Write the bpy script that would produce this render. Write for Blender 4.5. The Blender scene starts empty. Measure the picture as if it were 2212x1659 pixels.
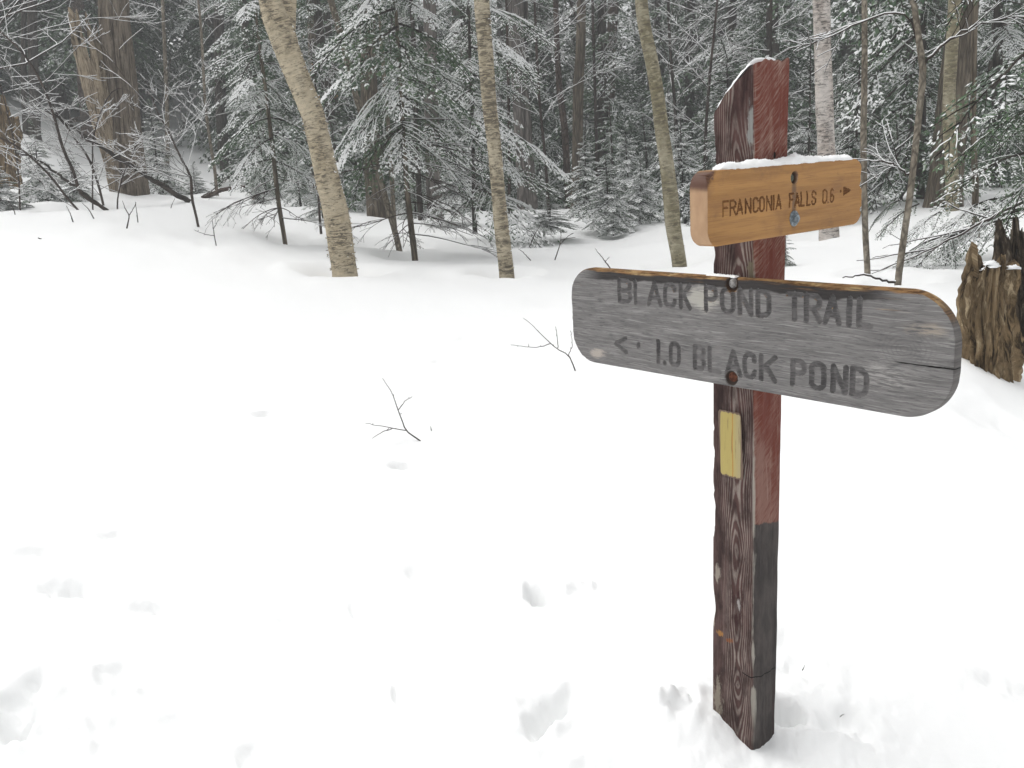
import bpy, math, random
import numpy as np
from mathutils import Vector, Matrix

random.seed(7)
RS = np.random.RandomState
scene = bpy.context.scene
COL = scene.collection

# ----------------------------------------------------------------------------
# camera, world, sun, exposure
# ----------------------------------------------------------------------------
FOC, CX, CY = 2034.0, 1106.0, 829.5           # focal length and centre for a 2212 px wide picture
EYE = np.array([0.0, 0.0, 1.5])
CR = np.array([[0.99822885, -0.05949088, 0.0],   # columns: camera right, down, forward
               [-0.01373435, -0.2304559, 0.97298584],
               [-0.05788378, -0.97126254, -0.2308648]])
cam_data = bpy.data.cameras.new('camera')
cam = bpy.data.objects.new('camera', cam_data)
COL.objects.link(cam)
cam_data.sensor_width = 36.0
cam_data.sensor_fit = 'HORIZONTAL'
cam_data.lens = 36.0 * FOC / 2212.0
cam_data.clip_start = 0.05
cam_data.clip_end = 600.0
cam.matrix_world = Matrix([[CR[0, 0], -CR[0, 1], -CR[0, 2], EYE[0]],
                           [CR[1, 0], -CR[1, 1], -CR[1, 2], EYE[1]],
                           [CR[2, 0], -CR[2, 1], -CR[2, 2], EYE[2]],
                           [0, 0, 0, 1]])
scene.camera = cam

SUN_EL, SUN_AZ = 62.0, -55.0                  # azimuth measured from +Y towards +X
world = bpy.data.worlds.new('World')
scene.world = world
world.use_nodes = True
wn = world.node_tree
wn.nodes.clear()
w_out = wn.nodes.new('ShaderNodeOutputWorld')
w_bg = wn.nodes.new('ShaderNodeBackground')
w_sky = wn.nodes.new('ShaderNodeTexSky')
w_sky.sky_type = 'NISHITA'
w_sky.sun_disc = False
w_sky.sun_elevation = math.radians(SUN_EL)
w_sky.sun_rotation = math.radians(SUN_AZ)
w_sky.air_density = 1.0
w_sky.dust_density = 3.0
w_hs = wn.nodes.new('ShaderNodeHueSaturation')     # a closed snow cloud is nearly colourless
w_hs.inputs['Saturation'].default_value = 0.05
w_hs.inputs['Value'].default_value = 1.0
w_bg.inputs['Strength'].default_value = 0.15
wn.links.new(w_sky.outputs[0], w_hs.inputs['Color'])
wn.links.new(w_hs.outputs[0], w_bg.inputs['Color'])
wn.links.new(w_bg.outputs[0], w_out.inputs['Surface'])

sun_data = bpy.data.lights.new('sun', 'SUN')
sun_data.energy = 0.6
sun_data.angle = math.radians(60)
sun_data.color = (1.0, 0.97, 0.93)
sun = bpy.data.objects.new('sun', sun_data)
COL.objects.link(sun)
_sd = Vector((math.sin(math.radians(SUN_AZ)) * math.cos(math.radians(SUN_EL)),
              math.cos(math.radians(SUN_AZ)) * math.cos(math.radians(SUN_EL)),
              math.sin(math.radians(SUN_EL))))
sun.rotation_euler = _sd.to_track_quat('Z', 'Y').to_euler()
sun.location = (0, 0, 30)

scene.view_settings.view_transform = 'Standard'
scene.view_settings.look = 'None'
scene.view_settings.gamma = 1.0
scene.view_settings.use_curve_mapping = False
scene.view_settings.exposure = 0.62
scene.cycles.max_bounces = 8
scene.cycles.diffuse_bounces = 4
scene.cycles.glossy_bounces = 2

# ----------------------------------------------------------------------------
# numeric helpers
# ----------------------------------------------------------------------------
def unit(v):
    v = np.asarray(v, float)
    return v / (np.linalg.norm(v, axis=-1, keepdims=True) + 1e-12)

def px_ray(px, py):
    return CR @ np.array([px - CX, py - CY, FOC])

def px_at(px, py, dist):
    """world point seen at a pixel of the photograph at a given horizontal distance"""
    r = px_ray(px, py)
    return EYE + r * dist / math.hypot(r[0], r[1])

def px_size(w, p):
    """metres across for w pixels at world point p"""
    return w / FOC * float((np.asarray(p) - EYE) @ CR[:, 2])

def _hash(ix, iy, iz, seed):
    n = (ix.astype(np.int64) * 374761393 + iy.astype(np.int64) * 668265263 + iz.astype(np.int64) * 2147483647
         + seed * 974634777) & 0xffffffff
    n = ((n ^ (n >> 13)) * 1274126177) & 0xffffffff
    n = ((n ^ (n >> 16)) * 2246822519) & 0xffffffff
    return ((n ^ (n >> 15)) & 0xffff) / 65535.0

def vnoise(x, y, z=0.0, seed=0):
    x, y, z = np.broadcast_arrays(np.asarray(x, float), np.asarray(y, float), np.asarray(z, float))
    ix, iy, iz = np.floor(x), np.floor(y), np.floor(z)
    fx, fy, fz = x - ix, y - iy, z - iz
    fx, fy, fz = [f * f * f * (f * (f * 6 - 15) + 10) for f in (fx, fy, fz)]
    out = 0
    for a in (0, 1):
        for b in (0, 1):
            for c in (0, 1):
                w = (fx if a else 1 - fx) * (fy if b else 1 - fy) * (fz if c else 1 - fz)
                out = out + w * _hash(ix + a, iy + b, iz + c, seed)
    return out * 2 - 1

def fbm(x, y, z=0.0, seed=0, octv=4, gain=.5):
    a, s, f = 1.0, 0.0, 1.0
    for k in range(octv):
        s = s + a * vnoise(np.asarray(x) * f, np.asarray(y) * f, np.asarray(z) * f, seed + 17 * k)
        a *= gain
        f *= 2.03
    return s

def smooth(a, b, x):
    t = np.clip((x - a) / (b - a), 0, 1)
    return t * t * (3 - 2 * t)

# ----------------------------------------------------------------------------
# object helpers
# ----------------------------------------------------------------------------
def new_mesh(name, verts, faces, mats, midx=None, uv=None, smooth_shade=True):
    """verts (n,3); faces: list of (k,3)/(k,4) index arrays; one flat colour index per face group optional"""
    verts = np.asarray(verts, np.float32)
    faces = [np.asarray(f, np.int32) for f in faces if len(f)]
    me = bpy.data.meshes.new(name)
    me.vertices.add(len(verts))
    me.vertices.foreach_set('co', verts.ravel())
    lv = np.concatenate([f.ravel() for f in faces])
    cnt = np.concatenate([np.full(len(f), f.shape[1], np.int32) for f in faces])
    start = np.concatenate([[0], np.cumsum(cnt)[:-1]]).astype(np.int32)
    me.loops.add(len(lv))
    me.polygons.add(len(cnt))
    me.loops.foreach_set('vertex_index', lv)
    me.polygons.foreach_set('loop_start', start)
    me.polygons.foreach_set('use_smooth', np.full(len(cnt), smooth_shade, bool))
    if not isinstance(mats, (list, tuple)):
        mats = [mats]
    for m in mats:
        me.materials.append(m)
    if midx is not None:
        me.polygons.foreach_set('material_index', np.asarray(midx, np.int32))
    if uv is not None:
        ul = me.uv_layers.new(name='uv')
        ul.data.foreach_set('uv', np.asarray(uv, np.float32)[lv].ravel())
    me.update(calc_edges=True)
    return me

def add_obj(name, data, parent=None, loc=None, rotz=None):
    o = bpy.data.objects.new(name, data)
    COL.objects.link(o)
    if parent is not None:
        o.parent = parent
    if loc is not None:
        o.location = [float(c) for c in loc]
    if rotz is not None:
        o.rotation_euler = (0, 0, rotz)
    return o

def thing(name, label, cat, loc=(0, 0, 0), rotz=0.0, group=None):
    o = add_obj(name, None, None, loc, rotz)
    o.empty_display_size = .1
    o['label'] = label
    o['category'] = cat
    if group:
        o['group'] = group
    return o

def tag(o, label, cat, group=None):
    o['label'] = label
    o['category'] = cat
    if group:
        o['group'] = group
    return o

class Acc:
    """collects geometry for one mesh"""
    def __init__(s):
        s.v, s.q, s.t, s.uv, s.n = [], [], [], [], 0
    def add(s, v, q=None, t=None, uv=None):
        v = np.asarray(v, float)
        if q is not None and len(q):
            s.q.append(np.asarray(q, int) + s.n)
        if t is not None and len(t):
            s.t.append(np.asarray(t, int) + s.n)
        s.v.append(v)
        s.uv.append(np.zeros((len(v), 2)) if uv is None else np.asarray(uv, float))
        s.n += len(v)
    def mesh(s, name, mats, origin=(0, 0, 0), smooth_shade=True):
        f = []
        if s.q:
            f.append(np.concatenate(s.q))
        if s.t:
            f.append(np.concatenate(s.t))
        return new_mesh(name, np.concatenate(s.v) - np.asarray(origin), f, mats, uv=np.concatenate(s.uv), smooth_shade=smooth_shade)
    def build(s, name, mats, parent=None, origin=(0, 0, 0), smooth_shade=True):
        if not s.v:
            return None
        return add_obj(name, s.mesh(name, mats, origin, smooth_shade), parent)

def resample(pts, n):
    """Catmull-Rom through pts (k,d) at n even steps"""
    p = np.asarray(pts, float)
    if len(p) == 2:
        t = np.linspace(0, 1, n)[:, None]
        return p[0] * (1 - t) + p[1] * t
    q = np.vstack([2 * p[0] - p[1], p, 2 * p[-1] - p[-2]])
    d = np.concatenate([[0], np.cumsum(np.linalg.norm(np.diff(p[:, :3], axis=0), axis=1))])
    s = np.linspace(0, d[-1], n)
    i = np.clip(np.searchsorted(d, s, side='right') - 1, 0, len(p) - 2)
    t = ((s - d[i]) / (d[i + 1] - d[i] + 1e-9))[:, None]
    a, b, c, e = q[i], q[i + 1], q[i + 2], q[i + 3]
    return .5 * ((2 * b) + (-a + c) * t + (2 * a - 5 * b + 4 * c - e) * t ** 2 + (-a + 3 * b - 3 * c + e) * t ** 3)

def tube(acc, pts, rad, sides=4, uvs=False, disp=None, cap=False):
    """tapered tube along pts; disp(ang, s) -> multiplicative radius offset in metres"""
    p = np.asarray(pts, float)
    n = len(p)
    r = np.broadcast_to(np.asarray(rad, float), (n,))
    tg = unit(np.gradient(p, axis=0))
    ref = np.array([0., 0, 1]) if abs(tg[:, 2].mean()) < .8 else np.array([0., 1., 0])
    u = unit(np.cross(tg, ref))
    w = np.cross(u, tg)
    m = sides + 1 if uvs else sides
    ang = np.arange(m) / sides * 2 * np.pi
    s = np.concatenate([[0], np.cumsum(np.linalg.norm(np.diff(p, axis=0), axis=1))])
    rr = np.repeat(r[:, None], m, 1)
    if disp is not None:
        rr = rr + disp(ang[None, :] * np.ones((n, 1)), s[:, None] * np.ones((1, m)), rr)
    v = p[:, None, :] + rr[:, :, None] * (np.cos(ang)[None, :, None] * u[:, None, :] + np.sin(ang)[None, :, None] * w[:, None, :])
    i, j = np.meshgrid(np.arange(n - 1), np.arange(sides), indexing='ij')
    j2 = j + 1 if uvs else (j + 1) % sides
    q = np.stack([i * m + j, i * m + j2, (i + 1) * m + j2, (i + 1) * m + j], -1).reshape(-1, 4)
    uv = None
    if uvs:
        uv = np.stack([np.repeat(ang[None, :] * r.mean(), n, 0), np.repeat(s[:, None], m, 1)], -1).reshape(-1, 2)
    acc.add(v.reshape(-1, 3), q, None, uv)
    if cap:
        c = acc.n
        acc.add(np.array([p[0], p[-1]]))
        base = c - n * m
        acc.t.append(np.array([[c, base + (k + 1) % m, base + k] for k in range(m if not uvs else sides)]))
        acc.t.append(np.array([[c + 1, base + (n - 1) * m + k, base + (n - 1) * m + (k + 1) % m] for k in range(m if not uvs else sides)]))

# ----------------------------------------------------------------------------
# materials
# ----------------------------------------------------------------------------
class G:
    def __init__(s, name):
        s.m = bpy.data.materials.new(name)
        s.m.use_nodes = True
        s.t = s.m.node_tree
        s.t.nodes.clear()
        s.out = s.n('ShaderNodeOutputMaterial')
        s.b = s.n('ShaderNodeBsdfPrincipled')
        s.l(s.b.outputs[0], s.out.inputs['Surface'])
        tc = s.n('ShaderNodeTexCoord')
        s.obj, s.uv = tc.outputs['Object'], tc.outputs['UV']
    def n(s, t, **k):
        nd = s.t.nodes.new(t)
        for a, b in k.items():
            setattr(nd, a, b)
        return nd
    def l(s, a, b):
        s.t.links.new(a, b)
    def put(s, sock, v):
        if isinstance(v, bpy.types.NodeSocket):
            s.l(v, sock)
        elif isinstance(v, (tuple, list)) and len(v) == 3 and sock.type == 'RGBA':
            sock.default_value = (*v, 1)
        else:
            sock.default_value = v
    def map(s, vec, scale=(1, 1, 1), loc=(0, 0, 0), rot=(0, 0, 0)):
        nd = s.n('ShaderNodeMapping')
        s.put(nd.inputs['Vector'], vec)
        nd.inputs['Scale'].default_value = scale
        nd.inputs['Location'].default_value = loc
        nd.inputs['Rotation'].default_value = rot
        return nd.outputs[0]
    def noise(s, vec, scale=1.0, detail=4, rough=.55, dist=0.0):
        nd = s.n('ShaderNodeTexNoise')
        s.put(nd.inputs['Vector'], vec)
        nd.inputs['Scale'].default_value = scale
        nd.inputs['Detail'].default_value = detail
        nd.inputs['Roughness'].default_value = rough
        nd.inputs['Distortion'].default_value = dist
        return nd.outputs['Fac']
    def voro(s, vec, scale=1.0, feature='F1'):
        nd = s.n('ShaderNodeTexVoronoi', feature=feature)
        s.put(nd.inputs['Vector'], vec)
        nd.inputs['Scale'].default_value = scale
        return nd.outputs['Distance']
    def math(s, op, a, b=0.0, c=0.0):
        nd = s.n('ShaderNodeMath', operation=op)
        for k, v in enumerate((a, b, c)):
            s.put(nd.inputs[k], v)
        return nd.outputs[0]
    def step(s, x, a, b):
        nd = s.n('ShaderNodeMapRange', interpolation_type='SMOOTHSTEP')
        s.put(nd.inputs['Value'], x)
        s.put(nd.inputs['From Min'], a)
        s.put(nd.inputs['From Max'], b)
        return nd.outputs[0]
    def mix(s, f, a, b):
        nd = s.n('ShaderNodeMix', data_type='RGBA')
        s.put(nd.inputs[0], f)
        s.put(nd.inputs[6], a)
        s.put(nd.inputs[7], b)
        return nd.outputs[2]
    def mul(s, *a):
        r = a[0]
        for x in a[1:]:
            r = s.math('MULTIPLY', r, x)
        return r
    def sep(s, v):
        nd = s.n('ShaderNodeSeparateXYZ')
        s.l(v, nd.inputs[0])
        return nd.outputs
    def rnd(s):
        return s.n('ShaderNodeObjectInfo').outputs['Random']
    def attr(s, name):
        return s.n('ShaderNodeAttribute', attribute_name=name).outputs['Fac']
    def bump(s, h, strength=.5, dist=.01):
        nd = s.n('ShaderNodeBump')
        nd.inputs['Strength'].default_value = strength
        nd.inputs['Distance'].default_value = dist
        s.l(h, nd.inputs['Height'])
        s.l(nd.outputs[0], s.b.inputs['Normal'])
    def done(s, col, rough=.85, spec=.25, metal=0.0):
        s.put(s.b.inputs['Base Color'], col)
        s.put(s.b.inputs['Roughness'], rough)
        s.b.inputs['Specular IOR Level'].default_value = spec
        s.b.inputs['Metallic'].default_value = metal
        return s.m

def mat_snow(name, bump=.25):
    g = G(name)
    n1 = g.noise(g.obj, 55, 5, .65)
    n2 = g.noise(g.obj, 9, 3, .5)
    g.bump(g.math('ADD', g.mul(n1, .5), n2), bump, .012)
    return g.done((.905, .912, .910), .75, .15)

def mat_needles():
    g = G('needles')
    n = g.noise(g.obj, 3.5, 3, .6)
    n2 = g.noise(g.obj, 45, 2, .6)
    c = g.mix(g.step(n, .35, .68), (.038, .078, .040), (.105, .175, .085))
    c = g.mix(g.step(n2, .55, .75), c, (.15, .185, .13))
    c = g.mix(g.mul(g.rnd(), .35), c, (.045, .072, .048))
    nz = g.sep(g.n('ShaderNodeNewGeometry').outputs['True Normal'])[2]      # fine snow sifted onto what faces up
    dust = g.mul(g.step(nz, .15, .75), g.step(g.noise(g.obj, 11, 3, .6), .46, .66), .50)
    c = g.mix(dust, c, (.86, .87, .87))
    return g.done(c, .7, .2)

def mat_plain_bark(name, dark, light, vs=(26, 3.2), bump=.9, moss=None, spots=None):
    """vertically furrowed bark; uv in metres"""
    g = G(name)
    p = g.map(g.uv, (vs[0], vs[1], 1))
    n = g.noise(p, 1.0, 5, .62, .4)
    big = g.noise(g.map(g.uv, (5, 1.4, 1), (3.1, 0, 0)), 1, 3, .5)
    v = g.voro(g.map(g.uv, (vs[0] * .8, vs[1] * .75, 1)), 1.0, 'DISTANCE_TO_EDGE')
    fur = g.step(v, .0, .22)
    c = g.mix(g.step(n, .3, .7), dark, light)
    c = g.mix(g.mul(g.math('SUBTRACT', 1.0, fur), .65), c, tuple(x * .4 for x in dark))
    c = g.mix(g.mul(g.step(big, .5, .7), .5), c, tuple(min(1, x * 1.35) for x in light))
    if moss:
        c = g.mix(g.mul(g.step(g.noise(g.uv, 9, 4, .6), .5, .66), .7), c, moss)
    if spots:
        c = g.mix(g.mul(g.step(g.noise(g.map(g.uv, (14, 9, 1), (0, 7, 0)), 1, 4, .6), .56, .66), .8), c, spots)
    g.bump(g.math('ADD', g.mul(n, .6), fur), bump, .02)
    return g.done(c, .92, .12)

def mat_birch(name, base, warm, dark, dark_amt=.5):
    """peeling yellow birch bark: long sideways streaks and papery curls"""
    g = G(name)
    st = g.noise(g.map(g.uv, (14, 120, 1)), 1, 5, .66, .5)
    st2 = g.noise(g.map(g.uv, (7, 34, 1), (5, 3, 0)), 1, 6, .7, 1.2)
    zone = g.noise(g.map(g.uv, (5, 2.6, 1), (1, 9, 0)), 1, 4, .65)
    fine = g.noise(g.map(g.uv, (50, 160, 1)), 1, 3, .6)
    c = g.mix(g.step(zone, .35, .65), base, warm)
    c = g.mix(g.mul(g.step(fine, .5, .8), .35), c, tuple(min(1, x * 1.25) for x in base))
    t = g.math('ADD', g.mul(zone, .35), g.mul(st2, .65))
    lo = .60 - dark_amt * .16
    c = g.mix(g.mul(g.step(t, lo, lo + .06), .85), c, tuple(x * 1.5 for x in dark))
    gate = g.step(g.noise(g.map(g.uv, (6, 8, 1), (7, 2, 0)), 1, 3, .6), .42, .60)
    c = g.mix(g.mul(g.step(st, .55, .63), g.step(t, lo - .14, lo - .02), g.math('ADD', .2, g.math('MULTIPLY', gate, .75))), c, dark)
    pat = g.noise(g.map(g.uv, (13, 34, 1), (2, 5, 0)), 1, 6, .72, .6)
    c = g.mix(g.mul(g.step(pat, .52, .58), g.math('ADD', .25, g.math('MULTIPLY', gate, .75)), .45 + .5 * dark_amt), c, tuple(x * 1.3 for x in dark))
    c = g.mix(g.mul(g.step(pat, .46, .40), .6), c, tuple(min(1, x * 1.22) for x in base))
    lich = g.noise(g.map(g.uv, (22, 26, 1), (9, 1, 0)), 1, 5, .65)
    c = g.mix(g.mul(g.step(lich, .60, .68), .55), c, (.235, .235, .17))
    g.bump(g.math('ADD', g.mul(st, .7), g.math('ADD', st2, pat)), .9, .016)
    return g.done(c, .8, .2)

def mat_rot(name, a, b, c3, dark, vs=2.6):
    """rotten fibrous wood"""
    g = G(name)
    n = g.noise(g.map(g.uv, (42, vs, 1)), 1, 6, .70, .8)
    n2 = g.noise(g.map(g.uv, (11, vs * .6, 1), (4, 1, 0)), 1, 5, .66, .9)
    n3 = g.noise(g.uv, 16, 4, .65)
    c = g.mix(g.step(n2, .38, .62), a, b)
    c = g.mix(g.step(n, .52, .68), c, c3)
    c = g.mix(g.mul(g.step(n, .50, .38), .9), c, dark)
    c = g.mix(g.mul(g.step(n3, .55, .7), .5), c, tuple(x * .45 for x in a))
    g.bump(g.math('ADD', n, g.mul(n3, .5)), 1.0, .04)
    return g.done(c, .95, .1)

M_SNOW = mat_snow('snow', .3)
M_SNOWG = mat_snow('snow_ground', .22)
M_NEEDLE = mat_needles()
M_YBIRCH = mat_birch('yellow_birch_bark', (.56, .485, .355), (.45, .375, .255), (.065, .055, .042), .5)
M_YBIRCH2 = mat_birch('mottled_birch_bark', (.53, .465, .345), (.39, .33, .225), (.07, .058, .042), .7)
M_GBIRCH = mat_birch('smooth_olive_bark', (.40, .36, .26), (.21, .185, .105), (.09, .075, .05), .5)
M_PBIRCH = mat_birch('paper_birch_bark', (.66, .61, .57), (.52, .45, .40), (.05, .045, .04), .5)
M_GREYBARK = mat_plain_bark('grey_furrowed_bark', (.13, .115, .105), (.25, .225, .205))
M_BROWNBARK = mat_plain_bark('brown_furrowed_bark', (.085, .068, .05), (.19, .16, .12), (30, 4))
M_DARKBARK = mat_plain_bark('dark_conifer_bark', (.032, .027, .023), (.085, .072, .06), (22, 5))
M_REDBARK = mat_plain_bark('reddish_spruce_bark', (.07, .048, .038), (.15, .11, .088), (26, 9), 1.0, None, (.2, .19, .17))
M_SAPBARK = mat_plain_bark('sapling_bark', (.15, .125, .095), (.32, .285, .23), (30, 16), .6, None, (.055, .04, .03))
M_TWIG = mat_plain_bark('twig_bark', (.038, .028, .024), (.085, .066, .055), (60, 12), .3)
M_SNAG = mat_rot('snag_bark', (.25, .21, .165), (.17, .14, .11), (.34, .295, .24), (.045, .034, .025))
M_SNAGPALE = mat_rot('snag_bare_wood', (.44, .36, .26), (.32, .26, .19), (.55, .47, .36), (.10, .075, .05))
M_STUMP = mat_rot('rotten_stump_wood', (.29, .205, .115), (.15, .105, .058), (.54, .43, .28), (.022, .015, .009), 5.0)
M_STUMPDARK = mat_rot('dark_stump_wood', (.095, .072, .05), (.055, .042, .03), (.24, .20, .15), (.012, .009, .007), 7.0)
M_LEAF = G('dry_leaf').done((.42, .22, .07), .8)

# ----------------------------------------------------------------------------
# the ground: a smooth surface through surveyed points, then small relief
# ----------------------------------------------------------------------------
D1 = np.array([-.631432, .775431, 0.0])      # along the post's left face, away from the viewer
D2 = np.array([.775431, .631432, 0.0])       # along the post's right face, away from the viewer
POST = px_ray(1628, 1625)
POST = EYE + POST / -POST[2] * 1.5           # foot of the post's near edge, z = 0
_ctl = [(0, 0, 0), (-3, 0, 0.02), (3, 0, 0), (0, -6, 0), (-6, -4, 0.1), (6, -4, 0), (.56, 2.1, 0), (-1.3, 2.0, 0.0), (1.5, 2.0, .0),
        (-12, 0, .5), (12, 0, .3), (-1.6, 4.2, .14), (0.3, 4.4, .14)]
for px, py, d in [(740, 583, 10), (1095, 594, 9.8), (1467, 580, 10.2), (890, 551, 12), (855, 526, 13.2), (613, 513, 13), (425, 488, 13),
                  (0, 467, 14.5), (200, 445, 16), (330, 432, 17.2), (480, 431, 18), (620, 432, 19), (790, 456, 20), (1240, 461, 19),
                  (1320, 503, 14.5), (1792, 510, 12.5), (1873, 592, 7.6), (1941, 608, 7.0), (2100, 790, 4.55), (2195, 842, 4.6), (2212, 857, 4.55), (2130, 812, 4.6),
                  (2031, 455, 14), (1960, 420, 17), (2180, 520, 10), (1600, 545, 10.5), (480, 362, 27), (250, 380, 26), (60, 285, 27),
                  (405, 418, 22), (0, 405, 22), (250, 205, 38), (60, 170, 38), (420, 165, 40), (700, 330, 36), (1000, 405, 34), (1300, 425, 32), (1700, 400, 32),
                  (2100, 360, 32)]:
    _ctl.append(tuple(px_at(px, py, d)))
for az in range(-180, 180, 20):
    a = math.radians(az)
    lift = 6.0 if -50 < az < -5 else 3.0
    _ctl.append((70 * math.sin(a), 70 * math.cos(a), lift + (6 if -50 < az < -5 else 0)))
_ctl = np.array(_ctl)
def _tpsk(r2):
    return np.where(r2 > 1e-9, r2 * np.log(r2 + 1e-12) * .5, 0)
def _warp(x, y):                               # log-polar-ish compression so near points do not fight far ones
    r = np.hypot(x, y)
    k = np.log1p(r / 4.0) / np.maximum(r, 1e-6)
    return x * k, y * k
_wx, _wy = _warp(_ctl[:, 0], _ctl[:, 1])
_n = len(_ctl)
_K = _tpsk((_wx[:, None] - _wx[None]) ** 2 + (_wy[:, None] - _wy[None]) ** 2) + np.eye(_n) * 4e-4
_P = np.stack([np.ones(_n), _wx, _wy], 1)
_sol = np.linalg.solve(np.block([[_K, _P], [_P.T, np.zeros((3, 3))]]), np.concatenate([_ctl[:, 2], np.zeros(3)]))
def ground0(x, y):
    x = np.asarray(x, float); y = np.asarray(y, float)
    wx, wy = _warp(x, y)
    h = _sol[_n] + _sol[_n + 1] * wx + _sol[_n + 2] * wy
    for k in range(_n):
        h = h + _sol[k] * _tpsk((wx - _wx[k]) ** 2 + (wy - _wy[k]) ** 2)
    r = np.hypot(x, y)
    far = smooth(4, 12, r)
    h = h + far * .05 * fbm(x * .5, y * .5, 0, 3, 3)
    return h
def gz(x, y):
    return float(ground0(np.array([x]), np.array([y]))[0])
def px_ground(px, py):
    """point where the line of sight meets the snow"""
    r = px_ray(px, py)
    r = r / math.hypot(r[0], r[1])
    d = np.linspace(1.2, 30, 600)
    p = EYE[:, None] + r[:, None] * d
    below = np.nonzero(p[2] < ground0(p[0], p[1]))[0]
    k = below[0] if len(below) else 599
    lo, hi = d[max(k - 1, 0)], d[k]
    for _ in range(20):
        mid = .5 * (lo + hi)
        q = EYE + r * mid
        if q[2] < gz(q[0], q[1]):
            hi = mid
        else:
            lo = mid
    return EYE + r * hi

# footprints and hollows: pixel, half-length, half-width, turn (deg from the line of sight), depth, crumbs
PITS = [(1150, 1285, .085, .035, 8, .10, 1), (1205, 1520, .13, .045, -35, .10, 1), (1180, 1480, .12, .10, 0, .025, 1),
        (150, 1275, .13, .06, 38, .08, 1), (60, 1490, .12, .06, -20, .07, 1), (25, 1575, .10, .07, 30, .09, 1), (240, 1455, .07, .05, 0, .06, 1),
        (330, 1312, .08, .035, 50, .05, 1), (900, 1240, .07, .05, 30, .05, .5), (875, 1008, .06, .03, 60, .08, .4), (570, 898, .07, .03, 80, .06, .5),
        (765, 1320, .06, .02, 10, .04, .6), (1485, 1560, .05, .03, -20, .05, .8), (1705, 1545, .06, .035, 70, .10, .6), (1850, 1575, .085, .055, 60, .055, .8),
        (1700, 1420, .10, .06, 30, .05, .8), (2180, 1480, .10, .03, 80, .04, .8), (245, 1150, .05, .03, 70, .05, .5), (80, 1190, .10, .04, 70, .04, .6),
        (225, 1580, .12, .05, 10, .03, .8), (420, 1560, .10, .03, 55, .04, .6), (1300, 1655, .09, .04, 75, .05, .8), (620, 1340, .05, .02, 40, .03, .5),
        (540, 1640, .09, .05, 20, .04, .7), (855, 1500, .05, .012, 5, .04, .4), (950, 785, .05, .02, 70, .05, .4), (1010, 735, .10, .03, 75, .04, .4),
        (1135, 665, .12, .03, 80, .05, .4), (1960, 1215, .12, .06, 60, .012, .6), (2150, 900, .20, .10, 60, .05, .3)]
MOUNDS = [(1455, 1560, .055, .04, 0, .045), (1440, 1590, .03, .03, 0, .02), (1250, 1270, .07, .04, 30, .03), (1165, 1570, .10, .035, -35, .015), (270, 1500, .05, .04, 20, .02), (1780, 1600, .07, .04, 30, .025)]
WELLS = [(740, 583, 10, .42, .16), (1095, 594, 9.8, .34, .16), (1467, 580, 10.2, .30, .12), (890, 551, 12, .45, .12), (855, 526, 13.2, .5, .12),
         (613, 513, 13, .4, .1), (1792, 510, 12.5, .5, .12), (1873, 592, 7.6, .22, .07), (1941, 608, 7.0, .22, .07), (285, 432, 17, 1.0, -.12)]

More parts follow.
